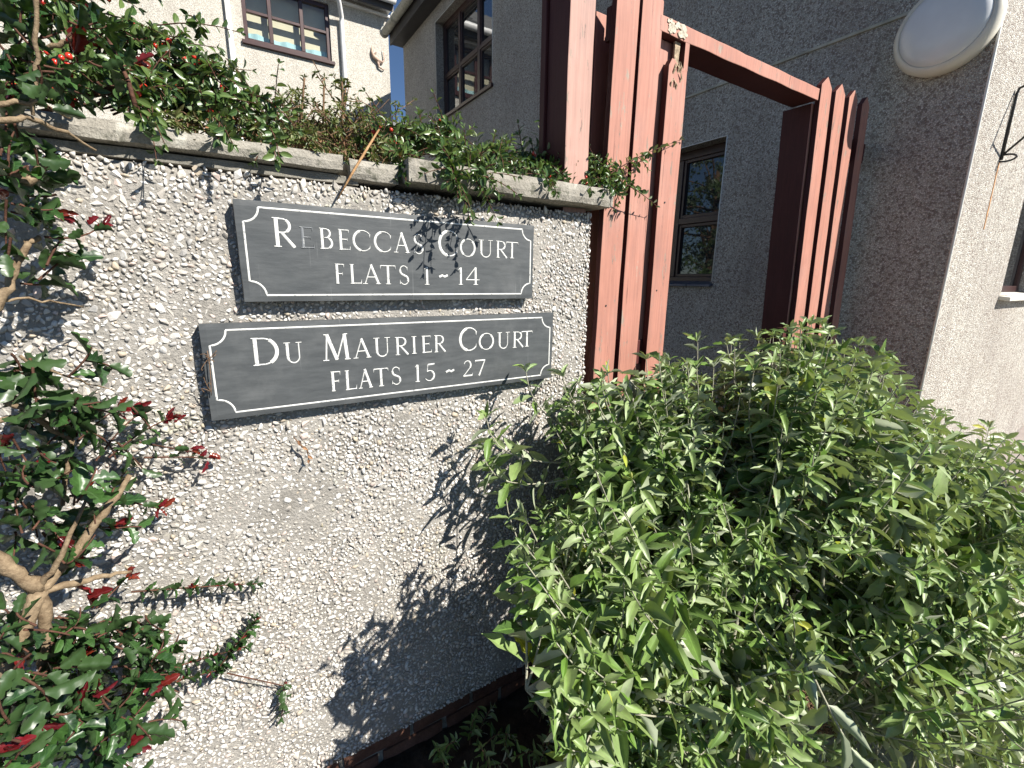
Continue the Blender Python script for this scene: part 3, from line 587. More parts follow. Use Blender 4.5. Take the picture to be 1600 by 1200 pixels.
# lintel
def lintel():
    mb = MB(); n = 24; vs = []
    for i in range(n+1):
        x = 1.262+(2.272-1.262)*i/n; w = lambda s: 0.0022*noise.noise(Vector((x*9, s, 1)))
        vs += [(x, GY+w(1), 2.119+w(2)), (x, GY+0.108, 2.119+w(3)), (x, GY+0.108, 2.168+w(4)), (x, GY+w(5), 2.164+w(6)+0.004*max(0, noise.noise(Vector((x*21, 3, 3)))))]
    fs = [(i*4+j, (i+1)*4+j, (i+1)*4+(j+1) % 4, i*4+(j+1) % 4) for i in range(n) for j in range(4)] + [(0, 1, 2, 3), tuple(n*4+3-j for j in range(4))]
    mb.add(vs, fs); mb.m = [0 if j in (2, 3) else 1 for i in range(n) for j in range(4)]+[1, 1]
    return mb
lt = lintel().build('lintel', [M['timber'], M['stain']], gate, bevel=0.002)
# rotten, flaking left end: pale bare wood with splinters
mb = MB(); r = np.random.default_rng(4)
for i in range(18):
    cx, cz, rr = 1.288+0.09*r.uniform(), 2.128+0.03*r.uniform(), r.uniform(0.004, 0.012); k = 11; y_ = GY-0.0026-0.0006*i/18
    vs = [(cx, y_, cz)]
    for q in range(k): a = 2*math.pi*q/k; f_ = rr*r.uniform(.55, 1.15); vs.append((cx+f_*1.25*math.cos(a), y_+0.0002, min(2.163, max(2.121, cz+f_*math.sin(a)))))
    vs += [(a, GY+0.002, c) for a, b, c in vs[1:]]
    mb.add(vs, [(0, 1+(q+1) % k, 1+q) for q in range(k)]+[(1+q, 1+(q+1) % k, 1+k+(q+1) % k, 1+k+q) for q in range(k)])
mb.build('flaking_paint', M['whitefill'], lt)
mb = MB()
mb.add([(1.352, GY+0.012, 2.117), (1.378, GY+0.012, 2.117), (1.366, GY+0.010, 1.985), (1.353, GY+0.010, 1.99), (1.352, GY+0.02, 2.117), (1.378, GY+0.02, 2.117), (1.366, GY+0.018, 1.985), (1.353, GY+0.018, 1.99)],
       [(0, 3, 2, 1), (4, 5, 6, 7), (0, 1, 5, 4), (1, 2, 6, 5), (2, 3, 7, 6), (3, 0, 4, 7)])
for i in range(10):
    x = 1.320+r.uniform(0, 0.055); z = 1.985+r.uniform(0, 0.055); l = r.uniform(0.012, 0.04)
    mb.tube([(x, GY+0.006, z-0.02), (x+r.uniform(-.006, .006), GY-0.004, z), (x+r.uniform(-.012, .012), GY-0.008+r.uniform(0, .01), z+l*0.6)], [0.0035, 0.003, 0.0006], 4)
mb.build('splintered_wood', M['rawwood'], gate)
# right-hand post and four pointed pickets running to the building
LN = -0.062
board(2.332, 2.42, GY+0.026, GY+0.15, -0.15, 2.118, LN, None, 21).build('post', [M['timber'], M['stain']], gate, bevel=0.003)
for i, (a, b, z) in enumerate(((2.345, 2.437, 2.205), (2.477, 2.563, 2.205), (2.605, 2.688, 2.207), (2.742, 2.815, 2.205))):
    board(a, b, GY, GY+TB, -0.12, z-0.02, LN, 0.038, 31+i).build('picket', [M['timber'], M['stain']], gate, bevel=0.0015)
for z in (0.35, 1.05, 1.95):
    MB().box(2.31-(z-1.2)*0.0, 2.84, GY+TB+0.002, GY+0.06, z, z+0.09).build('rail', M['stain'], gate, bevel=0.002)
# nail heads
for (x, z) in ((1.09, 1.02), (1.125, 1.03), (1.20, 1.03), (1.245, 1.02), (1.345, 1.32), (1.10, 1.27), (1.35, 1.62)):
    mb = MB().tube([(x, GY-0.0012, z), (x, GY+0.001, z)], 0.0032, 8); mb.build('nail', M['iron'], gate)

# ------------------------------------------------------------------ house to the right of the gateway
XD, YC = 2.87, 0.757
house = empty('rendered_house', (XD, YC, -0.15), 'pebble-dashed house with shaded side wall and sunlit front behind the gateway', 'house')
def wall_with_holes(mk, a0, a1, z0, z1, holes):
    """rectangular pieces round the openings; mk(a0,a1,z0,z1) adds one"""
    xs = sorted({a0, a1, *[h[0] for h in holes], *[h[1] for h in holes]})
    for i in range(len(xs)-1):
        l, r_ = xs[i], xs[i+1]; hs = sorted([h for h in holes if h[0] <= l and h[1] >= r_], key=lambda h: h[2]); z = z0
        for h in hs:
            if h[2] > z: mk(l, r_, z, h[2])
            z = h[3]
        if z < z1: mk(l, r_, z, z1)
W1 = (1.966, 2.78, 1.335, 2.270); W2 = (4.98, 6.52, 3.50, 4.707)
mb = MB(); wall_with_holes(lambda a, b, c, d: mb.box(XD, XD+0.28, a, b, c, d), YC, 7.76, -0.2, 4.95, [W1, W2])
mb.build('side_wall', M['dash'], house)
F1 = (3.86, 4.9, 1.30, 2.35)
mb = MB(); wall_with_holes(lambda a, b, c, d: mb.box(a, b, YC+0.0, YC+0.28, c, d), XD+0.281, 7.5, -0.2, 5.1, [F1])
mb.build('front_wall', M['dash'], house)
MB().box(XD+0.001, XD+0.2805, YC-0.0008, YC+0.05, -0.2, 4.94).build('front_wall_edge', M['dash'], house)
mb = MB(); mb.tube([(XD-0.001, YC-0.001, -0.2), (XD-0.001, YC-0.001, 4.95)], 0.0055, 8); mb.build('corner_bead', M['bead'], house, True)
MB().box(XD-0.010, XD+0.01, YC+0.02, 4.6, 2.579, 2.594).build('string_course', M['band_line'], house, bevel=0.002)
def window_x(w, nmull, trans, sillmat, depth=0.11, name='window', frame=M['frame_dark'], glass=M['glass']):
    """window in the side wall (plane x)"""
    y0, y1, z0, z1 = w; xf = XD+depth; f = 0.055
    mb = MB(); mb.box(xf, xf+0.06, y0, y0+f, z0, z1).box(xf, xf+0.06, y1-f, y1, z0, z1).box(xf, xf+0.06, y0+f, y1-f, z0, z0+f).box(xf, xf+0.06, y0+f, y1-f, z1-f, z1)
    o = mb.build('window', frame, house, bevel=0.004)
    for yy in nmull: MB().box(xf-0.002, xf+0.058, yy-0.03, yy+0.03, z0+f, z1-f).build('mullion', frame, o, bevel=0.004)
    ys = [y0+f]+[v for yy in nmull for v in (yy-0.03, yy+0.03)]+[y1-f]
    for i in range(0, len(ys), 2):
        zs = [z0+f]+[v for tz in trans for v in (tz-0.022, tz+0.022)]+[z1-f]
        for tz in trans: MB().box(xf-0.004, xf+0.055, ys[i], ys[i+1], tz-0.022, tz+0.022).build('transom', frame, o, bevel=0.004)
        for k in range(0, len(zs), 2):
            a, b, c, d = ys[i], ys[i+1], zs[k], zs[k+1]; s = 0.022
            mb = MB(); mb.box(xf+0.008, xf+0.05, a, a+s, c, d).box(xf+0.008, xf+0.05, b-s, b, c, d).box(xf+0.008, xf+0.05, a+s, b-s, c, c+s).box(xf+0.008, xf+0.05, a+s, b-s, d-s, d); mb.build('sash', frame, o, bevel=0.003)
            MB().box(xf+0.028, xf+0.034, a+s, b-s, c+s, d-s).build('pane', glass, o)
    MB().box(XD+0.20, XD+0.27, y0-0.02, y1+0.02, z0-0.02, z1+0.02).build('dark_room', M['dark'], o)
    return o
w1 = window_x(W1, [2.40], [1.79], None, glass=M['glass_dim'])
for a, b in ((1.956, 2.14), (2.146, 2.45), (2.456, 2.79)):
    MB().add([(XD-0.035, a, 1.322), (XD+0.11, a, 1.345), (XD+0.11, b, 1.345), (XD-0.035, b, 1.322), (XD-0.035, a, 1.338), (XD+0.11, a, 1.361), (XD+0.11, b, 1.361), (XD-0.035, b, 1.338)],
             [(0, 1, 2, 3), (7, 6, 5, 4), (0, 4, 5, 1), (1, 5, 6, 2), (2, 6, 7, 3), (3, 7, 4, 0)]).build('sill_slate', M['slatesill'], w1, bevel=0.003)
for (y0, y1, z0, z1) in (W1, W2):       # thin beads round the openings
    mb = MB(); t = 0.006
    mb.tube([(XD-0.001, y0, z0+0.02), (XD-0.001, y0, z1), (XD-0.001, y1, z1), (XD-0.001, y1, z0+0.02)], 0.0042, 6); mb.build('reveal_bead', M['bead'], house, True)
w2 = window_x(W2, [5.50, 6.02], [4.06], None)
MB().box(XD-0.03, XD+0.11, 4.96, 6.54, 3.462, 3.499).build('sill', M['frame_dark'], w2, bevel=0.004)
# sunlit front window at the edge of the view
mb = MB(); xa, xb, za, zb = F1; yf = YC+0.12; f = 0.055
mb.box(xa, xa+f, yf, yf+0.06, za, zb).box(xb-f, xb, yf, yf+0.06, za, zb).box(xa+f, xb-f, yf, yf+0.06, za, za+f).box(xa+f, xb-f, yf, yf+0.06, zb-f, zb); fw_ = mb.build('window', M['frame'], house, bevel=0.004)
MB().box(xa+f, xb-f, yf+0.02, yf+0.03, za+f, zb-f).build('pane', M['glass'], fw_)
MB().box(xa-0.02, xb+0.02, yf+0.1, yf+0.14, za-0.02, zb+0.02).build('dark_room', M['dark'], fw_)
MB().add([(xa-0.03, YC-0.05, 1.268), (xb+.03, YC-0.05, 1.268), (xb+.03, yf, 1.288), (xa-.03, yf, 1.288), (xa-.03, YC-.05, 1.290), (xb+.03, YC-.05, 1.290), (xb+.03, yf, 1.312), (xa-.03, yf, 1.312)],
         [(3, 2, 1, 0), (4, 5, 6, 7), (0, 1, 5, 4), (1, 2, 6, 5), (2, 3, 7, 6), (3, 0, 4, 7)]).build('sill', M['reveal'], fw_, bevel=0.003)
# eaves
MB().box(XD-0.17, XD+0.3, 2.6, 7.80, 4.87, 4.885).build('soffit', M['fascia'], house)
MB().box(XD-0.195, XD-0.170, 2.6, 7.82, 4.862, 5.03).build('fascia', M['fascia'], house, bevel=0.003)
mb = MB(); pts = []
n = 10; ring = [(XD-0.262+0.062*math.cos(math.pi+math.pi*i/n), 5.03+0.062*math.sin(math.pi+math.pi*i/n)) for i in range(n+1)]
ring += [(XD-0.262+0.056*math.cos(2*math.pi-math.pi*i/n), 5.03+0.056*math.sin(2*math.pi-math.pi*i/n)) for i in range(n+1)]
k = len(ring); vs = [(a, 2.6, b) for a, b in ring]+[(a, 7.86, b) for a, b in ring]
mb.add(vs, [(i, (i+1) % k, k+(i+1) % k, k+i) for i in range(k)]+[tuple(range(k-1, -1, -1)), tuple(range(k, 2*k))])
gt = mb.build('gutter', M['gutter_old'], house, True)
mb = MB().tube([(XD-0.262, 7.80, 5.03), (XD-0.262, 7.875, 5.03)], 0.068, 16); mb.build('gutter_end_cap', M['gutter_old'], gt, bevel=0.004)
for y in (7.35, 6.3, 5.2, 4.1): MB().tube([(XD-0.262, y-0.02, 5.028), (XD-0.262, y+0.02, 5.028)], 0.0665, 16).build('gutter_bracket', M['gutter_old'], gt)
MB().add([(XD-0.24, 2.6, 5.06), (XD-0.24, 7.85, 5.06), (XD+3.0, 7.85, 7.1), (XD+3.0, 2.6, 7.1), (XD-0.24, 2.6, 5.10), (XD-0.24, 7.85, 5.10), (XD+3.0, 7.85, 7.14), (XD+3.0, 2.6, 7.14)],
         [(0, 1, 2, 3), (7, 6, 5, 4), (0, 4, 5, 1), (1, 5, 6, 2), (2, 6, 7, 3), (3, 7, 4, 0)]).build('roof', M['roofslate'], house)
MB().box(XD+0.28, 6.0, 7.5, 7.76, -0.2, 4.9).build('end_wall', M['dash'], house)
# small concrete ramp at the foot of the front wall
ramp_o = MB().add([(4.2, 0.42, -0.16), (7.4, 0.42, -0.16), (7.4, YC-0.002, -0.16), (4.2, YC-0.002, -0.16), (4.2, 0.42, 0.12), (7.4, 0.42, 0.40), (7.4, YC-0.002, 0.40), (4.2, YC-0.002, 0.12)],
         [(3, 2, 1, 0), (4, 5, 6, 7), (0, 1, 5, 4), (1, 2, 6, 5), (2, 3, 7, 6), (3, 0, 4, 7)]).build('concrete_ramp', simple('ramp_paint', (0.30, 0.26, 0.24), 0.8, 0.2, 0.15, 9))
tag(ramp_o, 'low grey-brown ramp at the foot of the sunlit front wall', 'ramp')

# bulkhead lamp on the shaded wall near the corner
LC = Vector((XD, 0.925, 2.455)); LR = 0.185
lamp = empty('bulkhead_lamp', LC, 'round white bulkhead lamp with cream rim high on the shaded wall', 'lamp')
def lathe_x(prof, n=48):
    mb = MB(); vs = [(LC.x-d, LC.y+r_*math.cos(2*math.pi*j/n), LC.z+r_*math.sin(2*math.pi*j/n)) for d, r_ in prof for j in range(n)]; k = len(prof)
    return mb.add(vs, [(i*n+j, i*n+(j+1) % n, (i+1)*n+(j+1) % n, (i+1)*n+j) for i in range(k-1) for j in range(n)]+[tuple((k-1)*n+j for j in range(n))])
lathe_x([(0.001, LR*0.97), (0.02, LR*0.985), (0.042, LR), (0.058, LR*0.985), (0.07, LR*0.94), (0.078, LR*0.87), (0.078, LR*0.84), (0.06, LR*0.83)]).build('rim', M['lamprim'], lamp, True)
lathe_x([(0.07, LR*0.845), (0.084, LR*0.82), (0.096, LR*0.70), (0.106, LR*0.5), (0.112, LR*0.25), (0.114, LR*0.04)]).build('diffuser', M['lampwhite'], lamp, True)

# hanging-basket bracket on the sunlit front
bx, bz0, bz1 = 3.268, 1.955, 2.262
br = empty('basket_bracket', (bx, YC, bz0), 'black wrought iron hanging basket bracket on the sunlit front wall', 'bracket')
MB().tube([(bx, YC-0.006, bz0-0.01), (bx, YC-0.007, bz1-0.03), (bx, YC-0.012, bz1-0.008), (bx, YC-0.035, bz1), (bx, YC-0.30, bz1+0.005)], 0.0058, 8).build('upright', M['iron'], br, True)
MB().tube([(bx, YC-0.01, bz0+0.015), (bx, YC-0.27, bz1)], 0.005, 8).build('brace', M['iron'], br, True)
mb = MB(); mb.tube([(bx+0.0, YC-0.012-0.045*math.sin(t*0.42), bz0+0.012-0.022+0.022*math.cos(t*0.42)+0.006*t*0.3) for t in range(13)], 0.0045, 7); mb.build('scroll', M['iron'], br, True)
mb = MB(); r = np.random.default_rng(8)
for i in range(14):
    z = bz0-0.02-i*0.022; mb.box(bx-0.004-r.uniform(0, .005), bx+0.004+r.uniform(0, .004), YC-0.0022, YC+0.001, z-0.0225, z)
mb.build('rust_streak', M['rust'], br)

# ------------------------------------------------------------------ cream house behind the wall
HY = 9.0
far = empty('cream_house', (0, HY, -0.15), 'sunlit cream pebble-dashed house with brown window and white downpipes', 'house')
HW = (0.79, 2.07, 4.90, 5.74); HW2 = (0.9, 1.9, 2.9, 3.93)
mb = MB(); wall_with_holes(lambda a, b, c, d: mb.box(a, b, HY, HY+0.28, c, d), -5, 3.06, -0.2, 5.95, [HW, HW2]); mb.build('wall', M['dash_far'], far)
MB().box(2.78, 3.058, HY+0.281, 15, -0.2, 5.95).build('gable_wall', M['dash_far'], far)
def window_y(w, mull, trans, parent):
    x0, x1, z0, z1 = w; yf = HY+0.03; f = 0.06; fr = M['frame']
    mb = MB(); mb.box(x0, x0+f, yf, yf+0.07, z0, z1).box(x1-f, x1, yf, yf+0.07, z0, z1).box(x0+f, x1-f, yf, yf+0.07, z0, z0+f).box(x0+f, x1-f, yf, yf+0.07, z1-f, z1)
    o = mb.build('window', fr, parent, bevel=0.005)
    xs = [x0+f]+[v for q in mull for v in (q-0.028, q+0.028)]+[x1-f]
    for q in mull: MB().box(q-0.028, q+0.028, yf-0.003, yf+0.066, z0+f, z1-f).build('mullion', fr, o, bevel=0.005)
    for i in range(0, len(xs), 2):
        zs = [z0+f]+[v for q in trans for v in (q-0.02, q+0.02)]+[z1-f]
        for q in trans: MB().box(xs[i], xs[i+1], yf-0.002, yf+0.06, q-0.02, q+0.02).build('transom', fr, o, bevel=0.004)
        for k in range(0, len(zs), 2): MB().box(xs[i]+0.001, xs[i+1]-0.001, yf+0.03, yf+0.036, zs[k]+0.001, zs[k+1]-0.001).build('pane', M['glass_clear'], o)
    MB().box(x0+0.01, x1-0.01, yf+0.15, yf+0.16, z0+0.16, z1).build('blind', M['blind'], o)
    mb = MB(); nn = 40
    vs = []
    for i in range(nn+1):
        xx = x0+0.05+(x1-x0-0.1)*i/nn; vs += [(xx, yf+0.11+0.015*math.sin(i*0.9), z0+0.03), (xx, yf+0.12+0.015*math.sin(i*0.9), z0+0.17+0.012*math.sin(i*0.37))]
    mb.add(vs, [(2*i, 2*i+2, 2*i+3, 2*i+1) for i in range(nn)]); mb.build('curtain', M['teal'], o)
    MB().box(x0-0.02, x1+0.02, yf+0.2, yf+0.24, z0-0.02, z1+0.02).build('dark_room', M['dark'], o)
    MB().box(x0-0.04, x1+0.04, HY-0.045, HY+0.03, z0-0.055, z0-0.001).build('sill', fr, o, bevel=0.006)
    return o
window_y(HW, [1.175, 1.64], [5.33], far); window_y(HW2, [1.40], [3.5], far)
MB().box(-5, 3.10, HY-0.20, HY+0.1, 5.90, 5.915).build('soffit', M['white'], far)
MB().box(-5, 3.10, HY-0.215, HY-0.196, 5.83, 5.98).build('fascia', M['fascia'], far)
MB().box(-5, 3.10, HY-0.06, HY-0.001, 5.80, 5.832).build('soffit_trim', M['white'], far)
MB().tube([(-5, HY-0.29, 5.965), (3.11, HY-0.29, 5.965)], 0.062, 14).build('gutter', M['white'], far, True)
MB().tube([(2.15, HY-0.29, 5.965), (2.15, HY-0.29, 5.80), (2.19, HY-0.22, 5.70), (2.25, HY-0.08, 5.58), (2.25, HY-0.05, 5.50), (2.25, HY-0.05, -0.15)], 0.036, 12).build('downpipe', M['white'], far, True)
MB().tube([(0.60, HY-0.05, 5.9), (0.60, HY-0.05, -0.15)], 0.036, 12).build('downpipe', M['white'], far, True)
# roof of separate slates
rf = MB().add([(-5, HY-0.25, 5.98), (3.13, HY-0.25, 5.98), (3.13, HY+3.4, 8.3), (-5, HY+3.4, 8.3), (-5, HY-0.25, 5.95), (3.13, HY-0.25, 5.95), (3.13, HY+3.4, 8.27), (-5, HY+3.4, 8.27)],
         [(0, 1, 2, 3), (7, 6, 5, 4), (0, 4, 5, 1), (1, 5, 6, 2), (2, 6, 7, 3), (3, 7, 4, 0)]).build('roof', M['roofslate'], far)
sme = MB().add([(0, 0, 0), (0.245, 0, 0), (0.245, 0.36, -0.004), (0, 0.36, -0.004), (0, 0, 0.012), (0.245, 0, 0.012), (0.245, 0.36, 0.004), (0, 0.36, 0.004)], [(0, 3, 2, 1), (4, 5, 6, 7), (0, 1, 5, 4), (1, 2, 6, 5), (2, 3, 7, 6), (3, 0, 4, 7)])
proto = sme.build('slate', M['roofslate']); smesh = proto.data; bpy.data.objects.remove(proto)
sl = math.atan2(2.32, 3.65)
for row in range(9):
    for c in range(9):
        o = bpy.data.objects.new('slate', smesh); COL.objects.link(o)
        x = 3.13-0.25*(c+1)-(0.125 if row % 2 else 0); dist = row*0.21
        o.matrix_basis = Matrix.Translation((x, HY-0.27+dist*math.cos(sl), 5.985+dist*math.sin(sl)+0.004)) @ Matrix.Rotation(sl+RNG.normal(0, .008)-0.03, 4, 'X') @ Matrix.Rotation(RNG.normal(0, .008), 4, 'Z')
        adopt(o, rf)
# faded ornament on its wall
oc = at(590, 88, HY-0.03)
mb = MB(); oy = HY-0.03
def c2(*p): return [(oc.x+a*.85, oy, oc.z+b*.85) for a, b in p]
mb.tube(c2((-.10, .17), (-.115, .05), (-.08, -.02), (0, -.07), (.05, -.12)), [.006, .02, .03, .035, .015], 8)
mb.tube(c2((-.08, .0), (-.03, .07), (-.01, .03)), [.015, .012, .006], 6); mb.tube(c2((.0, -.07), (.1, -.09), (.14, -.02), (.12, .16)), [.03, .014, .012, .005], 8)
mb.tube(c2((.0, -.08), (.02, -.19), (.1, -.22), (.15, -.19)), [.025, .016, .012, .006], 8)
tag(mb.build('wall_ornament', M['ornament'], None, True), 'small faded brown scrolled ornament on the cream house wall', 'ornament')
# roof of a house farther off, in the gap
p = at(617, 168, 24)
dh = empty('distant_house', (p.x, 24, -0.15), 'distant dark roofed house in the gap below the blue sky', 'house')
MB().box(p.x-2.5, p.x+2.5, 24, 30, -0.2, p.z-1.2).build('wall', M['dash_far'], dh)
MB().add([(p.x-2.8, 23.6, p.z-1.3), (p.x+2.8, 23.6, p.z-1.3), (p.x+2.8, 27, p.z+0.35), (p.x-2.8, 27, p.z+0.35), (p.x-2.8, 30.4, p.z-1.3), (p.x+2.8, 30.4, p.z-1.3)], [(0, 1, 2, 3), (3, 2, 5, 4), (0, 3, 4), (1, 5, 2), (0, 4, 5, 1)]).build('roof', M['roofslate'], dh)

# ------------------------------------------------------------------ plants
def leaf_template(profile, nl=7, na=4, bend=0.2, fold=0.18, twist=0.0, wav=0.0, seed=0):
    r = np.random.default_rng(seed); V = []; UV = []
    for i in range(nl+1):
        t = i/nl; w = profile(t); bx = t - 0.12*bend*t*t; bz = -bend*t*t
        for j in range(na+1):
            u = j/na*2-1; x = u*w*0.5; z = bz + fold*abs(u)*w + wav*math.sin(t*17+seed+(1.5 if u > 0 else 0))*abs(u)*w
            a = twist*t; V.append((x*math.cos(a)-0*z, bx, z+x*math.sin(a))); UV.append(((u+1)/2, t))
    F = [(i*(na+1)+j, i*(na+1)+j+1, (i+1)*(na+1)+j+1, (i+1)*(na+1)+j) for i in range(nl) for j in range(na)]
    return np.array(V), np.array(F), np.array(UV)
lance = lambda t: max(0.03, (math.sin(math.pi*min(1, t**0.8))**0.78))*(1 if t < 0.98 else 0.5)
oval = lambda t: max(0.05, math.sin(math.pi*t**0.9)**0.6)
def spiny(t):
    b = math.sin(math.pi*(0.06+0.90*t**0.95))**0.55
    return max(0.04, b*(0.78+0.34*abs(math.sin(t*math.pi*3.0))))
def family(profile, n, bends, folds, nl=7, na=4, wav=0.0, tw=0.35, seed=0):
    r = np.random.default_rng(seed)
    return [leaf_template(profile, nl, na, r.uniform(*bends), r.uniform(*folds), r.uniform(-tw, tw), wav, seed+i) for i in range(n)]
F_BUD = family(lance, 12, (0.0, 0.55), (0.03, 0.22), 6, 4, 0.05, 0.6, 1)
F_HOL = family(spiny, 8, (0.0, 0.3), (0.05, 0.3), 9, 4, 0.06, 0.3, 20)
F_COT = family(oval, 7, (0.0, 0.25), (0.08, 0.25), 5, 2, 0, 0.25, 40)
F_SML = family(lance, 6, (-0.1, 0.3), (0.1, 0.3), 4, 2, 0, 0.2, 60)
class Leaves(list):
    def put(s, p, d, nrm, Ln, W): s.append((*p, *d, *nrm, Ln, W))
_leafmesh = {}
def leaf_meshes(fam, key, mat):
    if (key, mat.name) not in _leafmesh:
        out = []
        for V, F, UV in fam:
            me = bpy.data.meshes.new('leaf'); me.from_pydata(V.tolist(), [], F.tolist()); me.materials.append(mat)
            uv = me.uv_layers.new(name='leaf'); uv.data.foreach_set('uv', UV[F.ravel()].ravel().astype(np.float32))
            me.polygons.foreach_set('use_smooth', [True]*len(F)); out.append(me)
        _leafmesh[(key, mat.name)] = out
    return _leafmesh[(key, mat.name)]
def build_leaves(lv, fam, key, mat, parent, singles=300, seed=0, stuffname='foliage'):
    if not len(lv): return
    a = np.array(lv); n = len(a); r = np.random.default_rng(seed)
    P, d, nr, Ln, W = a[:, :3], a[:, 3:6], a[:, 6:9], a[:, 9], a[:, 10]
    d = d/np.linalg.norm(d, axis=1)[:, None]; nr = nr-d*(nr*d).sum(1)[:, None]; nr /= np.maximum(1e-6, np.linalg.norm(nr, axis=1))[:, None]
    x = np.cross(d, nr); A = np.stack([x*W[:, None], d*Ln[:, None], nr*Ln[:, None]*1.0], 2); A[:, :, 2] = nr*np.minimum(Ln, W*3.2)[:, None]
    K = r.integers(0, len(fam), n)
    c = P+d*Ln[:, None]*0.5; px, py, pz = project(c); q = c-np.array([0, 0, EYE]); q /= np.linalg.norm(q, axis=1)[:, None]
    vis = (px > -10) & (px < 1610) & (py > -10) & (py < 1210) & (pz > 0.05)
    score = np.where(vis, Ln*W/np.maximum(pz, .05)**2*(0.25+np.abs((q*nr).sum(1))), 0)
    sg = np.zeros(n, bool); sg[np.argsort(-score)[:singles]] = True; sg &= score > 0
    ms = leaf_meshes(fam, key, mat)
    for i in np.where(sg)[0]:
        o = bpy.data.objects.new('leaf', ms[K[i]]); COL.objects.link(o)
        mm = Matrix(A[i].tolist()).to_4x4(); mm.translation = Vector(P[i]); o.matrix_basis = mm; adopt(o, parent)
    rest = ~sg
    if rest.sum():
        vs = []; fs = []; uvs = []; base = 0
        for k, (V, F, UV) in enumerate(fam):
            s = np.where(rest & (K == k))[0]
            if not len(s): continue
            Wd = np.einsum('nij,vj->nvi', A[s], V)+P[s][:, None, :]
            vs.append(Wd.reshape(-1, 3)); fs.append((F[None]+(np.arange(len(s))*len(V))[:, None, None]+base).reshape(-1, 4)); uvs.append(np.tile(UV[F.ravel()], (len(s), 1))); base += len(s)*len(V)
        V = np.concatenate(vs); F = np.concatenate(fs); U = np.concatenate(uvs); nf = len(F)
        me = bpy.data.meshes.new(stuffname); me.vertices.add(len(V)); me.vertices.foreach_set('co', V.ravel().astype(np.float32))
        me.loops.add(nf*4); me.loops.foreach_set('vertex_index', F.ravel().astype(np.int32)); me.polygons.add(nf)
        me.polygons.foreach_set('loop_start', (np.arange(nf)*4).astype(np.int32)); me.polygons.foreach_set('use_smooth', [True]*nf)
        me.materials.append(mat); uv = me.uv_layers.new(name='leaf'); uv.data.foreach_set('uv', U.ravel().astype(np.float32)); me.update(calc_edges=True)
        o = bpy.data.objects.new(stuffname, me); COL.objects.link(o); o['kind'] = 'stuff'; adopt(o, parent)
def bez(a, b, c, n):
    return [a*(1-t)**2 + b*2*t*(1-t) + c*t*t for t in [i/n for i in range(n+1)]]
def wob(r, s): return Vector(r.normal(0, s, 3))
def leafy(lv, pts, r, nodes, t0, Ll, asp, ang=55, mode='opp', tip=4, droop=0.15, sizes=(1.0, 0.55), sunb=0.25, lo=0.75):
    """set leaves along the polyline pts"""
    n = len(pts)-1; phi = r.uniform(0, 6.28)
    def frame(t):
        f = min(n-1e-6, t*n); i = int(f); p = pts[i].lerp(pts[i+1], f-i); T = (pts[i+1]-pts[i]).normalized(); return p, T
    def one(p, T, ph, al, ln):
        u = T.orthogonal().normalized(); w = T.cross(u); R_ = u*math.cos(ph)+w*math.sin(ph)
        d = T*math.cos(al)+R_*math.sin(al)+Vector((0, 0, -droop))+wob(r, 0.12); d.normalize()
        nn = T*math.sin(al)-R_*math.cos(al)+SUN*sunb+Vector((0, 0, 0.25))+wob(r, 0.18)
        lv.put(p+d*0.002, d, nn, ln, ln*asp*r.uniform(0.82, 1.18))
    for k in range(nodes):
        t = t0+(1-t0)*(k+0.3*r.uniform(-1, 1))/max(1, nodes); t = min(0.985, max(0.02, t)); p, T = frame(t)
        s = sizes[0]+(sizes[1]-sizes[0])*(k/max(1, nodes-1))**1.5; ln = Ll*s*r.uniform(lo, 1.15)
        if mode == 'opp':
            one(p, T, phi, rad(ang+r.normal(0, 9)), ln); one(p, T, phi+math.pi+r.normal(0, .2), rad(ang+r.normal(0, 9)), ln*r.uniform(.85, 1.1)); phi += math.pi/2+r.normal(0, .25)
        else:
            one(p, T, phi, rad(ang+r.normal(0, 10)), ln); phi += (math.pi if mode == 'dist' else 2.4)+r.normal(0, .25)
    p, T = frame(0.999)
    for k in range(tip): one(p, T, phi+k*2.4, rad(18+9*k+r.normal(0, 6)), Ll*sizes[1]*r.uniform(0.5, 0.95)*(0.75+0.1*k))

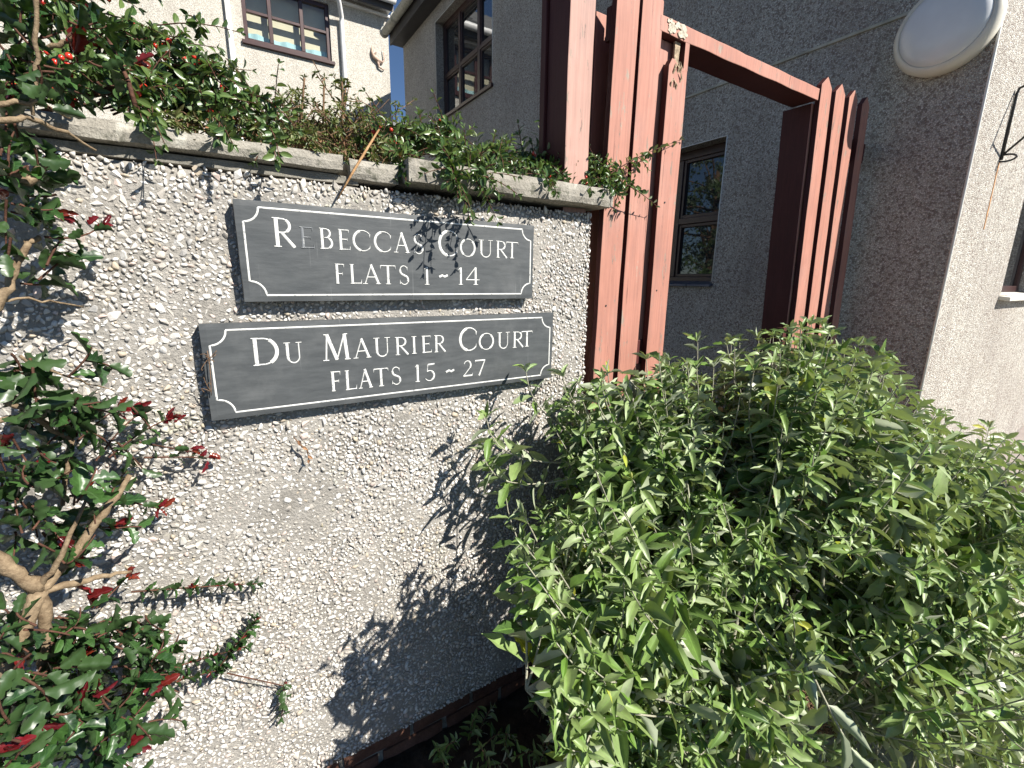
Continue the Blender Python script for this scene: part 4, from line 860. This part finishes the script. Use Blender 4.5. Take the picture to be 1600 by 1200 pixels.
# --- big grey-green bush in front of the gateway
def buddleia(seed=3):
    r = np.random.default_rng(seed)
    e = empty('buddleia_bush', (1.35, 0.75, -0.12), 'large grey-green leafy bush with lance-shaped leaves in front of the gateway', 'bush')
    lv = Leaves(); ly = Leaves()
    blobs = [((1.12, 0.80, 0.52), (0.42, 0.27, 0.66)), ((1.62, 0.66, 0.60), (0.60, 0.42, 0.72)), ((1.10, 0.58, 0.25), (0.42, 0.28, 0.55)), ((2.0, 0.42, 0.36), (0.55, 0.42, 0.68)), ((0.86, 0.88, 0.62), (0.20, 0.17, 0.50)), ((1.6, 0.22, 0.12), (0.55, 0.3, 0.58)), ((0.95, 0.66, 0.1), (0.3, 0.25, 0.4)), ((0.62, 0.70, 0.42), (0.24, 0.2, 0.55)), ((0.75, 0.55, 0.1), (0.3, 0.2, 0.4)), ((0.46, 0.62, 0.42), (0.13, 0.12, 0.42)), ((1.52, 0.70, 1.02), (0.40, 0.27, 0.26)), ((2.15, 0.42, 0.64), (0.38, 0.3, 0.30)), ((0.98, 0.90, 0.98), (0.28, 0.15, 0.22))]
    wts = np.array([1.6, 1.6, 1.1, 1.5, 0.9, 1.4, 0.4, 1.1, 0.4, 0.35, 1.3, 0.8, 0.8]); wts /= wts.sum()
    OX = [700, 830, 960, 1050, 1110, 1260, 1370, 1450, 1540, 1700]; OY = [690, 580, 580, 540, 525, 490, 535, 620, 660, 690]
    LYs = [500, 680, 760, 860, 920, 1050, 1200, 1400]; LXs = [830, 760, 790, 785, 815, 850, 885, 900]
    canes = []
    for k in range(60):
        b = Vector((r.uniform(1.0, 1.85), r.uniform(0.5, 0.85), -0.14)); c, q = blobs[r.choice(len(blobs), p=wts)]
        top = Vector((c[0]+r.normal(0, .3)*q[0], c[1]+r.normal(0, .3)*q[1], c[2]+r.uniform(0.0, .5)*q[2]))
        midp = b.lerp(top, 0.5)+Vector((0, 0, .12))+wob(r, .04)
        canes.append((bez(b, midp, top, 10), []))
    tips = []
    while len(tips) < 1400:
        c, q = blobs[r.choice(len(blobs), p=wts)]
        v = r.normal(size=3); v /= np.linalg.norm(v)
        rr = r.uniform(0.25, 1.0)**0.45
        p = Vector((c[0]+v[0]*q[0]*rr, c[1]+v[1]*q[1]*rr, c[2]+v[2]*q[2]*rr))
        if p.z < -0.08 or p.y > 1.09 or (p - Vector((0, 0, EYE))).length < 0.70: continue
        if p.y < 0.5*(1.0-p.x): continue
        qx, qy, qz = project(np.array([[*p]]))
        if qy[0] < np.interp(qx[0], OX, OY)+8 or qx[0] < np.interp(qy[0], LYs, LXs): continue
        tips.append(p)
    ends = np.array([[*cn[0][7]] for cn in canes])
    for tp in tips:
        k = int(np.argmin(((ends-np.array(tp))**2).sum(1)+r.uniform(0, .06, len(ends)))); cn = canes[k]
        j = int(r.integers(5, 11)); a = cn[0][j]
        out = (tp-Vector((1.45, 0.72, 0.25))).normalized()*0.5+Vector((0, 0, 0.5))
        ctrl = tp - (out.normalized()*((tp-a).length*0.55)) + wob(r, .02)
        pts = bez(a, ctrl, tp, 9); cn[1].append(pts)
        ln = sum((pts[i+1]-pts[i]).length for i in range(9)); useful = min(0.85, 0.34/max(ln, .05))
        nodes = int(np.clip(ln*useful/0.036, 4, 8)); big = r.uniform(0.058, 0.118) * (1.15 if tp.x > 1.5 else 1.0)
        leafy(lv, pts, r, nodes, 1-useful, big, 0.275, 58, 'opp', 5, 0.2, (1.0, 0.55), 0.45)
    # a few long shoots standing above the crown
    for (x, y, Yd) in ((1268, 492, .82), (1185, 515, .9), (1090, 520, .95), (1010, 548, 1.0), (880, 575, 1.03), (822, 568, 1.02), (1345, 545, .75), (1395, 555, .7), (1470, 640, .55), (1545, 655, .5), (1585, 680, .42), (1115, 560, .8), (950, 570, 1.0), (1235, 510, .75), (755, 690, 1.0), (760, 640, 1.02), (790, 760, .98)):
        tp = at(x, y+14, Yd); ck = int(np.argmin(((ends-np.array(tp))**2).sum(1))); a = canes[ck][0][8]
        pts = bez(a, tp+Vector((.01, -.02, -.2)), tp, 9); canes[ck][1].append(pts)
        leafy(lv, pts, r, 8, max(0.1, 1-.3/max(.1, (tp-a).length)), r.uniform(.075, .105), 0.24, 58, 'opp', 5, 0.18, (1.0, 0.7), 0.35)
    keep = Leaves(); pick = r.uniform(size=len(lv))
    for q, u in zip(lv, pick): (ly if u < 0.006 else keep).append(q)
    lv = keep
    for pts, sh in canes:
        mb = MB(); mb.tube(pts, [0.0085-0.0005*i for i in range(11)], 6)
        for s in sh: mb.tube(s, [0.0030-0.00018*i for i in range(10)], 5, cap=False)
        mb.build('stem', M['bark_grey'], e, True)
    build_leaves(lv, F_BUD, 'bud', M['bud'], e, 285, 5); build_leaves(ly, F_BUD, 'bud', M['bud_y'], e, 15, 6, 'yellowing_foliage')
    # spent brown flower spikes
    for (x, y, Yd) in ((1240, 1085, .42), (1275, 1130, .40)):
        p0 = at(x, y, Yd); mb = MB()
        for i in range(130):
            t = r.uniform(); q = p0+Vector((0.10*t, -0.01*t, -0.09*t))+wob(r, .008*(1.2-t*.7)); mb.tube([q, q+wob(r, .005)], [.002, .0012], 4)
        mb.build('spent_flower_spike', M['bark_brown'], e)
    print('buddleia leaves', len(lv), len(ly)); return e
buddleia()

# --- glossy red-tipped shrub against the wall on the left
def red_shrub(seed=8):
    r = np.random.default_rng(seed)
    e = empty('red_tipped_shrub', at(30, 1190, 0.98), 'glossy dark green spiny-leaved shrub with red young leaves along the left of the wall', 'shrub')
    g_, rd = Leaves(), Leaves()
    def P(x, y, Y): return at(x, y, Y)
    limbs = [([(-60, 1350, .93), (10, 1060, .93), (62, 922, .95)], .017, .015), ([(-70, 820, .95), (0, 880, .94), (62, 922, .95)], .011, .014), ([(62, 922, .95), (105, 880, .97), (165, 800, 1.0), (203, 742, 1.02)], .012, .005),
             ([(62, 922, .95), (150, 905, .97), (205, 893, 1.0)], .009, .003), ([(62, 922, .95), (72, 990, .95), (66, 1090, .96)], .012, .009), ([(62, 922, .95), (95, 870, .94), (135, 780, .96)], .007, .003),
             ([(-30, 660, .97), (30, 655, .98), (85, 645, 1.0)], .006, .003), ([(-30, 600, .98), (40, 640, .99), (110, 690, 1.03), (98, 790, 1.03)], .007, .004), ([(-20, 500, .97), (10, 450, .98), (38, 385, 1.0), (60, 370, 1.02)], .009, .004),
             ([(-20, 190, .98), (40, 185, 1.0), (100, 205, 1.04), (150, 235, 1.07)], .006, .002), ([(-20, 165, .99), (60, 160, 1.0), (110, 185, 1.06)], .005, .002), ([(-20, 470, .98), (60, 468, 1.0), (130, 480, 1.06)], .003, .0015),
             ([(0, 265, 1.0), (45, 285, 1.0), (70, 258, 1.02)], .010, .006), ([(30, 560, 1.0), (110, 590, 1.05), (178, 610, 1.1)], .003, .001), ([(55, -40, .98), (58, 90, .99), (52, 180, 1.0)], .004, .003), ([(75, 75, 1.05), (115, 60, 1.04), (150, 25, 1.06)], .005, .0025)]
    for pts, r0, r1 in limbs:
        q = [P(*p) for p in pts]; f = []
        for i in range(len(q)-1): f += [q[i].lerp(q[i+1], k/5)+wob(r, .0016) for k in range(5)]
        f.append(q[-1]); k = len(f)
        MB().tube(f, [0.8*(r0+(r1-r0)*i/(k-1))*(1+0.07*r.normal()) for i in range(k)], 10).build('branch', M['bark_tan'], e, True)
    tw = []
    def sprig(x0, y0, x1, y1, Y0, Y1, leaf=0.034, redp=0.35, nodes=6, mode='spi'):
        a, b = P(x0, y0, Y0), P(x1, y1, Y1); pts = bez(a, a.lerp(b, .5)+wob(r, .012), b, 7); tw.append(pts)
        leafy(g_, pts, r, nodes, 0.1, leaf, 0.50, 58, mode, 0, 0.05, (1, .9), 0.35)
        if r.uniform() < redp:
            for k in range(3):
                d = (b-a).normalized()+wob(r, .35); rd.put(b, d, SUN+wob(r, .4), leaf*r.uniform(.6, 1.0), leaf*r.uniform(.16, .3))
    zones = [(0, 110, 235, 470, 17, .98, 1.05, .044), (0, 60, 0, 230, 18, .99, 1.08, .042), (60, 200, 20, 180, 8, 1.03, 1.10, .036), (0, 165, 560, 700, 17, .97, 1.05, .048), (0, 150, 690, 880, 26, .93, 1.03, .044), (130, 225, 650, 840, 9, 1.0, 1.06, .042),
             (0, 120, 960, 1200, 58, .84, 1.02, .040), (90, 265, 970, 1130, 52, .92, 1.06, .038), (120, 240, 1100, 1210, 12, .9, 1.02, .046), (0, 60, 1080, 1220, 12, .72, .85, .042)]
    for x0, x1, y0, y1, k, Ya, Yb, lf in zones:
        for i in range(k):
            x, y, Y = r.uniform(x0, x1), r.uniform(y0, y1), r.uniform(Ya, Yb); an = r.uniform(-.9, 1.1) if x > 60 else r.uniform(0, 6.28); ln = r.uniform(35, 75)
            sprig(x-ln*math.cos(an)*.5, y+ln*math.sin(an)*.5, x+ln*math.cos(an)*.5, y-ln*math.sin(an)*.5, Y-.01, min(1.1, Y+r.uniform(-.02, .03)), lf*r.uniform(.75, 1.1), .10, int(r.integers(3, 6)))
    # sprigs that reach out over the sunlit pebbles
    for a in ((170, 715, 262, 655, 1.02, 1.06), (150, 720, 215, 650, 1.02, 1.06), (215, 690, 300, 705, 1.04, 1.08), (225, 715, 325, 715, 1.05, 1.09), (190, 780, 250, 795, 1.03, 1.07), (120, 690, 180, 640, 1.0, 1.04), (150, 950, 200, 900, 1.0, 1.05), (70, 370, 160, 352, 1.0, 1.05)):
        sprig(*a, leaf=.026, redp=1.0, nodes=5)
        b = P(a[2], a[3], a[5])
        for k in range(3): rd.put(b+wob(r, .008), Vector((r.normal(.5, .4), -.1, r.normal(.5, .4))), SUN+wob(r, .4), .024*r.uniform(.7, 1.2), .008*r.uniform(.8, 1.4))
    for a in ((205, 925, 405, 912, 1.075, 1.085), (215, 1060, 385, 1010, 1.06, 1.08), (330, 1060, 400, 968, 1.08, 1.09), (140, 1100, 350, 1045, 1.05, 1.07)):
        p0, p1 = P(a[0], a[1], a[4]), P(a[2], a[3], a[5]); pts = bez(p0, p0.lerp(p1, .5)+Vector((0, -.008, .008)), p1, 9); tw.append(pts)
        leafy(g_, pts, r, 30, 0.05, .026, 0.58, 62, 'spi', 3, 0.0, (1, .8), .3)
        for k in range(7):
            q = pts[int(r.integers(4, 10))]; rd.put(q, Vector((r.normal(.3, .5), -.2, r.normal(.5, .4))), SUN+wob(r, .4), .012, .0045)
    p0, p1 = P(355, 1052, 1.09), P(445, 1072, 1.10); tw.append(bez(p0, p0.lerp(p1, .5), p1, 5)); p2 = P(440, 1122, 1.10); pts = bez(p1+Vector((0, 0, .012)), p1.lerp(p2, .5), p2, 6); tw.append(pts)
    leafy(g_, pts, r, 15, 0.0, .024, 0.6, 60, 'spi', 2, 0, (1, .9), .3); rd.put(p1, Vector((.3, -.1, .8)), SUN, .013, .006)
    for (x, y, Y) in ((250, 1075, .93), (140, 1095, .90), (205, 1165, .92), (8, 1175, .8), (10, 705, .97), (125, 85, 1.05), (150, 940, .98)):
        q = P(x, y, Y)
        for k in range(3): rd.put(q+wob(r, .006), Vector((r.normal(.2, .5), -.25, r.normal(.6, .4))), SUN+wob(r, .5), .04*r.uniform(.7, 1.1), .014*r.uniform(.8, 1.2))
    mb = MB()
    for t in tw: mb.tube(t, [.0019-.0001*i for i in range(len(t))], 5, cap=False)
    mb.build('twigs', M['bark_red'], e, True, kind='stuff')
    build_leaves(g_, F_HOL, 'hol', M['holly'], e, 230, 2); build_leaves(rd, F_HOL, 'hol', M['holly_red'], e, 70, 3, 'red_foliage')
    print('red shrub', len(g_), len(rd))
red_shrub()

# --- cotoneasters over the coping
def berries(e, r, pts, n, rad_=0.0046):
    for i in range(n):
        p = pts[int(r.integers(0, len(pts)))]
        for k in range(int(r.integers(1, 5))):
            o = bpy.data.objects.new('berry', BERRY); COL.objects.link(o); s = rad_*r.uniform(.8, 1.2)
            o.matrix_basis = Matrix.Translation(p+wob(r, .005)) @ Matrix.Diagonal((s, s, s*1.1, 1)); adopt(o, e)
bmb = bmesh.new(); bmesh.ops.create_icosphere(bmb, subdivisions=2, radius=1); BERRY = bpy.data.meshes.new('berry'); bmb.to_mesh(BERRY); bmb.free(); BERRY.materials.append(M['berry']); BERRY.polygons.foreach_set('use_smooth', [True]*len(BERRY.polygons))
def cotoneaster(label, base, arcs, seed, nb, leaf=0.019, extra=()):
    r = np.random.default_rng(seed); e = empty('cotoneaster', base, label, 'shrub', 'cotoneasters trailing over the coping')
    lv = Leaves(); mb = MB(); bp = []
    for (x0, y0, Y0, x1, y1, Y1, x2, y2, Y2, cnt, spread) in arcs:
        for i in range(cnt):
            j = lambda s: r.normal(0, s)
            a = at(x0+j(spread), y0+j(spread*.5), Y0+abs(j(.03))); b = at(x1+j(spread), y1+j(spread), Y1+j(.02)); c = at(x2+j(spread), y2+j(spread), Y2+j(.02))
            pts = bez(a, b, c, 9); mb.tube(pts, [.0024-.00018*k for k in range(10)], 5, cap=False)
            ln = sum((pts[k+1]-pts[k]).length for k in range(9))
            leafy(lv, pts, r, int(ln/0.0150), 0.12, leaf*r.uniform(.8, 1.15), 0.44, 58, 'dist', 3, 0.12, (1, .75), 0.35)
            bp += [q+wob(r, .006)+Vector((0, -.005, 0)) for q in pts[3:8]]
            for s in range(int(ln/0.07)):
                q = pts[int(r.integers(2, 8))]; c3 = q+Vector((r.normal(0.0, .03), -abs(r.normal(.01, .015)), r.normal(0.0, .03))); p3 = bez(q, q.lerp(c3, .5)+Vector((0, 0, .008)), c3, 4)
                mb.tube(p3, .0012, 4, cap=False); leafy(lv, p3, r, 5, 0.1, leaf*.85, 0.45, 58, 'dist', 3, 0.1, (1, .8), .35)
    for (pp, r0) in extra: mb.tube([at(*q) for q in pp], r0, 8)
    mb.build('twigs', M['bark_red'], e, True, kind='stuff'); berries(e, r, bp, nb); build_leaves(lv, F_COT, 'cot', M['cot'], e, 300, seed); print('cot', len(lv))
cotoneaster('dark green cotoneaster with red berries heaped over the left coping', at(200, 150, 1.45),
    [(20, 60, 1.35, 120, -60, 1.3, 260, 60, 1.22, 4, 30), (60, 110, 1.38, 180, 20, 1.3, 335, 90, 1.24, 6, 24), (100, 150, 1.4, 220, 60, 1.28, 260, 150, 1.12, 5, 18), (150, 160, 1.4, 280, 90, 1.3, 370, 110, 1.26, 6, 14), (180, 170, 1.38, 300, 130, 1.28, 385, 185, 1.16, 8, 14),
     (0, 20, 1.3, 60, -30, 1.25, 150, 40, 1.16, 4, 26), (20, 120, 1.34, 60, 60, 1.26, 120, 130, 1.16, 4, 26), (0, 170, 1.3, 60, 110, 1.2, 130, 150, 1.12, 6, 20), (120, 140, 1.36, 210, 100, 1.25, 240, 185, 1.09, 6, 12), (240, 150, 1.3, 330, 60, 1.2, 395, 165, 1.14, 3, 14), (260, 170, 1.3, 330, 120, 1.18, 350, 225, 1.07, 3, 16), (180, 150, 1.3, 230, 110, 1.15, 250, 235, 1.06, 2, 12), (330, 190, 1.3, 400, 110, 1.25, 470, 200, 1.15, 3, 14), (380, 210, 1.3, 420, 170, 1.2, 440, 250, 1.08, 2, 14)], 31, 70, 0.031,
    extra=[([(90, 150, 1.3), (150, 140, 1.22), (215, 130, 1.16), (230, 142, 1.15)], [.013, .012, .010, .006]), ([(60, 175, 1.2), (120, 165, 1.2), (175, 160, 1.2)], [.004, .003, .002]), ([(165, 50, 1.15), (180, 85, 1.12), (200, 125, 1.10), (212, 168, 1.09)], [.0028, .0032, .0035, .0042])])
cotoneaster('green cotoneaster trailing over the raised right coping beside the pickets', at(800, 260, 1.5),
    [(640, 240, 1.45, 680, 175, 1.36, 730, 235, 1.25, 10, 14), (620, 245, 1.4, 640, 200, 1.3, 700, 225, 1.2, 8, 12), (560, 240, 1.4, 600, 170, 1.3, 660, 215, 1.2, 3, 12), (600, 245, 1.35, 625, 205, 1.2, 640, 265, 1.08, 3, 12), (720, 260, 1.38, 760, 225, 1.28, 800, 262, 1.16, 9, 12), (790, 265, 1.36, 840, 235, 1.25, 890, 275, 1.12, 9, 10), (860, 270, 1.34, 910, 255, 1.2, 945, 295, 1.09, 10, 10),
     (900, 275, 1.3, 950, 260, 1.15, 965, 305, 1.06, 9, 8), (690, 235, 1.25, 700, 225, 1.10, 722, 305, .99, 3, 7), (730, 250, 1.22, 745, 235, 1.06, 765, 310, .96, 3, 8), (690, 240, 1.2, 700, 230, 1.05, 735, 335, .97, 2, 4), (700, 250, 1.2, 735, 245, 1.05, 782, 345, .98, 1, 3), (830, 265, 1.2, 850, 255, 1.08, 860, 300, 1.05, 3, 8), (940, 285, 1.1, 975, 250, 1.08, 1062, 218, 1.1, 1, 2), (960, 285, 1.1, 990, 280, 1.08, 1025, 320, 1.09, 1, 3)], 32, 34, 0.030)

# --- twiggy shrub behind the coping
def twiggy(seed=5):
    r = np.random.default_rng(seed); e = empty('twiggy_shrub', at(510, 250, 1.5), 'sparse brown-twigged shrub with small leaf rosettes behind the middle coping', 'shrub')
    mb = MB(); lv = Leaves(); dd = Leaves()
    for i in range(125):
        x0 = r.uniform(420, 620); a = at(x0, r.uniform(232, 255), r.uniform(1.36, 1.6)); x1 = x0+r.normal(-5, 52); y1 = 262-abs(r.normal(62, 40))*(1.0-0.45*abs((x1-515)/130)**1.5 if abs(x1-515) < 130 else .5)
        y1 = max(y1, 112); Y1 = r.uniform(1.3, 1.55); b = at(min(max(x1, 375), 650), min(y1, 235), Y1); pts = bez(a, a.lerp(b, .55)+Vector((r.normal(0, .02), r.normal(0, .02), -.015)), b, 8)
        mb.tube(pts, [.0034-.00026*k for k in range(9)], 5, cap=False)
        for s in range(int(r.integers(2, 6))):
            q = pts[int(r.integers(3, 8))]; c = q+Vector((r.normal(0, .035), r.normal(0, .02), abs(r.normal(.025, .02)))); p3 = bez(q, q.lerp(c, .5)+wob(r, .005), c, 4); mb.tube(p3, .0013, 4, cap=False)
            if r.uniform() < .75: leafy(lv, p3, r, 5, .3, .0155, .36, 55, 'spi', 6, 0, (1, .8), .3)
        if r.uniform() < .85: leafy(lv, pts, r, 9, .6, .017, .36, 55, 'spi', 8, 0, (1, .8), .3)
        if r.uniform() < .3: leafy(dd, pts, r, 4, .3, .018, .4, 60, 'spi', 0, .3)
    for i in range(95):
        x = r.uniform(235, 640); ty = 181+.155*(x-119); a = at(x, ty-4, r.uniform(1.22, 1.36)); b = at(x+r.normal(8, 24), ty-r.uniform(-9, 34), r.uniform(1.10, 1.2))
        pts = bez(a, a.lerp(b, .5)+Vector((0, 0, .03)), b, 6); mb.tube(pts, [.0022-.0002*k for k in range(7)], 5, cap=False)
        if r.uniform() < .7: leafy(lv, pts, r, 7, .25, r.uniform(.014, .024), .36, 55, 'spi', 5, .05, (1, .8), .3)
        if r.uniform() < .3: leafy(dd, pts, r, 4, .3, .018, .4, 60, 'spi', 0, .3)
    for (x, y) in ((535, 128), (470, 122), (505, 122)):
        a = at(x, y+70, 1.42); b = at(x+r.normal(0, 4), y, 1.42); pts = bez(a, a.lerp(b, .5), b, 6); mb.tube(pts, .0028, 5); leafy(lv, pts, r, 8, .3, .03 if x == 535 else .016, .3, 55, 'spi', 8, .1, (1, .8), .3)
    mb.build('twigs', M['bark_brown'], e, True, kind='stuff'); build_leaves(lv, F_SML, 'sml', M['twigleaf'], e, 280, 3); build_leaves(dd, F_SML, 'sml', M['dead'], e, 20, 4, 'dead_foliage')
    MB().tube([at(388, 222, 1.2), at(405, 218, 1.19), at(425, 219, 1.2), at(441, 212, 1.22)], [.003, .006, .006, .003], 8).build('branch', M['bark_grey'], e, True)
    print('twiggy', len(lv))
twiggy()
# --- young buddleia shoots above the right coping
def sprigs(seed=6):
    r = np.random.default_rng(seed); e = empty('buddleia_seedling', at(830, 265, 1.5), 'young grey-green buddleia shoots standing above the right coping', 'shrub')
    lv = Leaves(); 
    for (x0, y0, x1, y1, Y, l) in ((835, 275, 812, 212, 1.38, .05), (850, 275, 848, 192, 1.34, .055), (870, 270, 880, 198, 1.26, .055), (800, 275, 790, 228, 1.36, .05), (860, 280, 862, 222, 1.3, .05), (765, 268, 745, 215, 1.4, .045), (825, 275, 838, 232, 1.3, .05), (785, 262, 772, 236, 1.34, .045), (720, 255, 712, 222, 1.4, .04), (890, 280, 872, 235, 1.26, .045)):
        a = at(x0, y0, Y); b = at(x1, y1, Y); pts = bez(a, a.lerp(b, .5)+wob(r, .01), b, 7); MB().tube(pts, [.0026-.0002*k for k in range(8)], 6).build('stem', M['bark_grey'], e, True)
        leafy(lv, pts, r, 6, .1, l, .22, 55, 'opp', 5, .15, (1, .75), .35)
    build_leaves(lv, F_BUD, 'bud', M['bud'], e, 150, 4)
sprigs()
# --- low shaded plant at the wall foot
def footplant(seed=12):
    r = np.random.default_rng(seed); e = empty('low_plant', (0.62, 0.98, -0.12), 'low dark leafy plant in the shade at the foot of the wall', 'plant')
    lv = Leaves(); mb = MB()
    for i in range(34):
        b = Vector((r.uniform(.42, .95), r.uniform(.85, 1.06), -.11)); t = b+Vector((r.normal(0, .08), r.normal(-.03, .05), r.uniform(.05, .17))); t.y = min(t.y, 1.08); pts = bez(b, b.lerp(t, .4)+Vector((0, 0, .04)), t, 6)
        mb.tube(pts, .0018, 5, cap=False); leafy(lv, pts, r, 6, .2, .038, .3, 60, 'opp', 4, .15, (1, .8), .2)
    mb.build('stems', M['bark_brown'], e, True, kind='stuff'); build_leaves(lv, F_BUD, 'bud', M['bud'], e, 120, 5)
footplant()
# --- loose dry stalks
o = MB().tube([at(592, 203, 1.19), at(575, 230, 1.12), at(552, 268, 1.085), at(527, 312, 1.085)], [.0022, .0028, .0027, .0014], 8).build('dry_stalk', M['straw'], None, True)
tag(o, 'straw-coloured dry stalk hanging over the coping above the upper sign', 'stalk')
dt = empty('dead_twig', at(478, 705, 1.10), 'small brown dead twig caught on the pebbles below the lower sign', 'twig')
MB().tube([at(458, 682, 1.108), at(468, 694, 1.10), at(480, 703, 1.10), at(483, 722, 1.105)], [.001, .002, .002, .001], 5).build('stalk', M['bark_brown'], dt, True)
lv = Leaves(); r = np.random.default_rng(2)
for (x, y) in ((466, 688), (472, 698), (481, 712), (483, 719)):
    lv.put(at(x, y, 1.10), Vector((r.normal(0, .5), -.2, r.normal(-.3, .5))), Vector((0, -1, .3))+wob(r, .4), .014, .007)
build_leaves(lv, F_SML, 'sml', M['dead'], dt, 10, 1)
# dried tendrils caught on the left edge of the lower sign
tn = empty('dead_tendril', at(325, 560, 1.085), 'dried brown tendril clinging to the left edge of the lower sign', 'tendril')
mb = MB()
for (x, y, n_) in ((326, 560, 5), (330, 612, 4)):
    for i in range(n_): 
        a = at(x, y, 1.087); b = a+Vector((r.normal(0, .012), -.006, r.normal(0, .016))); c = b+Vector((r.normal(0, .01), .004, r.normal(0, .012))); mb.tube(bez(a, b, c, 5), .0008, 4, cap=False)
mb.tube(bez(at(324, 548, 1.087), at(330, 580, 1.08), at(330, 618, 1.087), 8), .001, 4); mb.build('tendril_stems', M['bark_brown'], tn, True)

# --- tree across the garden, mirrored in the house window
def garden_tree(loc, h, spread, seed, label):
    r = np.random.default_rng(seed); e = empty('garden_tree', loc, label, 'tree'); b = Vector(loc); lv = Leaves()
    MB().tube([b, b+Vector((.05, .03, h*.3)), b+Vector((0, .05, h*.55)), b+Vector((.08, 0, h*.8))], [.11, .09, .06, .03], 10).build('trunk', M['bark_brown'], e, True)
    mb = MB()
    for i in range(44):
        a = b+Vector((0, 0, h*r.uniform(.22, .75))); v = Vector((r.normal(), r.normal(), r.uniform(-.1, .9))).normalized()*spread*r.uniform(.6, 1.0); c = a+v; pts = bez(a, a.lerp(c, .5)+Vector((0, 0, .15)), c, 6)
        mb.tube(pts, [.03-.004*k for k in range(7)], 5, cap=False)
        for s in range(14):
            q = pts[int(r.integers(2, 7))]+wob(r, .16); c3 = q+wob(r, .2); leafy(lv, bez(q, q.lerp(c3, .5), c3, 4), r, 7, 0, .12, .5, 55, 'spi', 3, .1)
    mb.build('limbs', M['bark_brown'], e, True); build_leaves(lv, F_COT, 'cot', M['cot'], e, 0, seed, 'crown')
garden_tree((-4.1, 7.0, -.15), 5.0, 1.6, 71, 'tall leafy tree across the garden mirrored in the shaded ground-floor window')
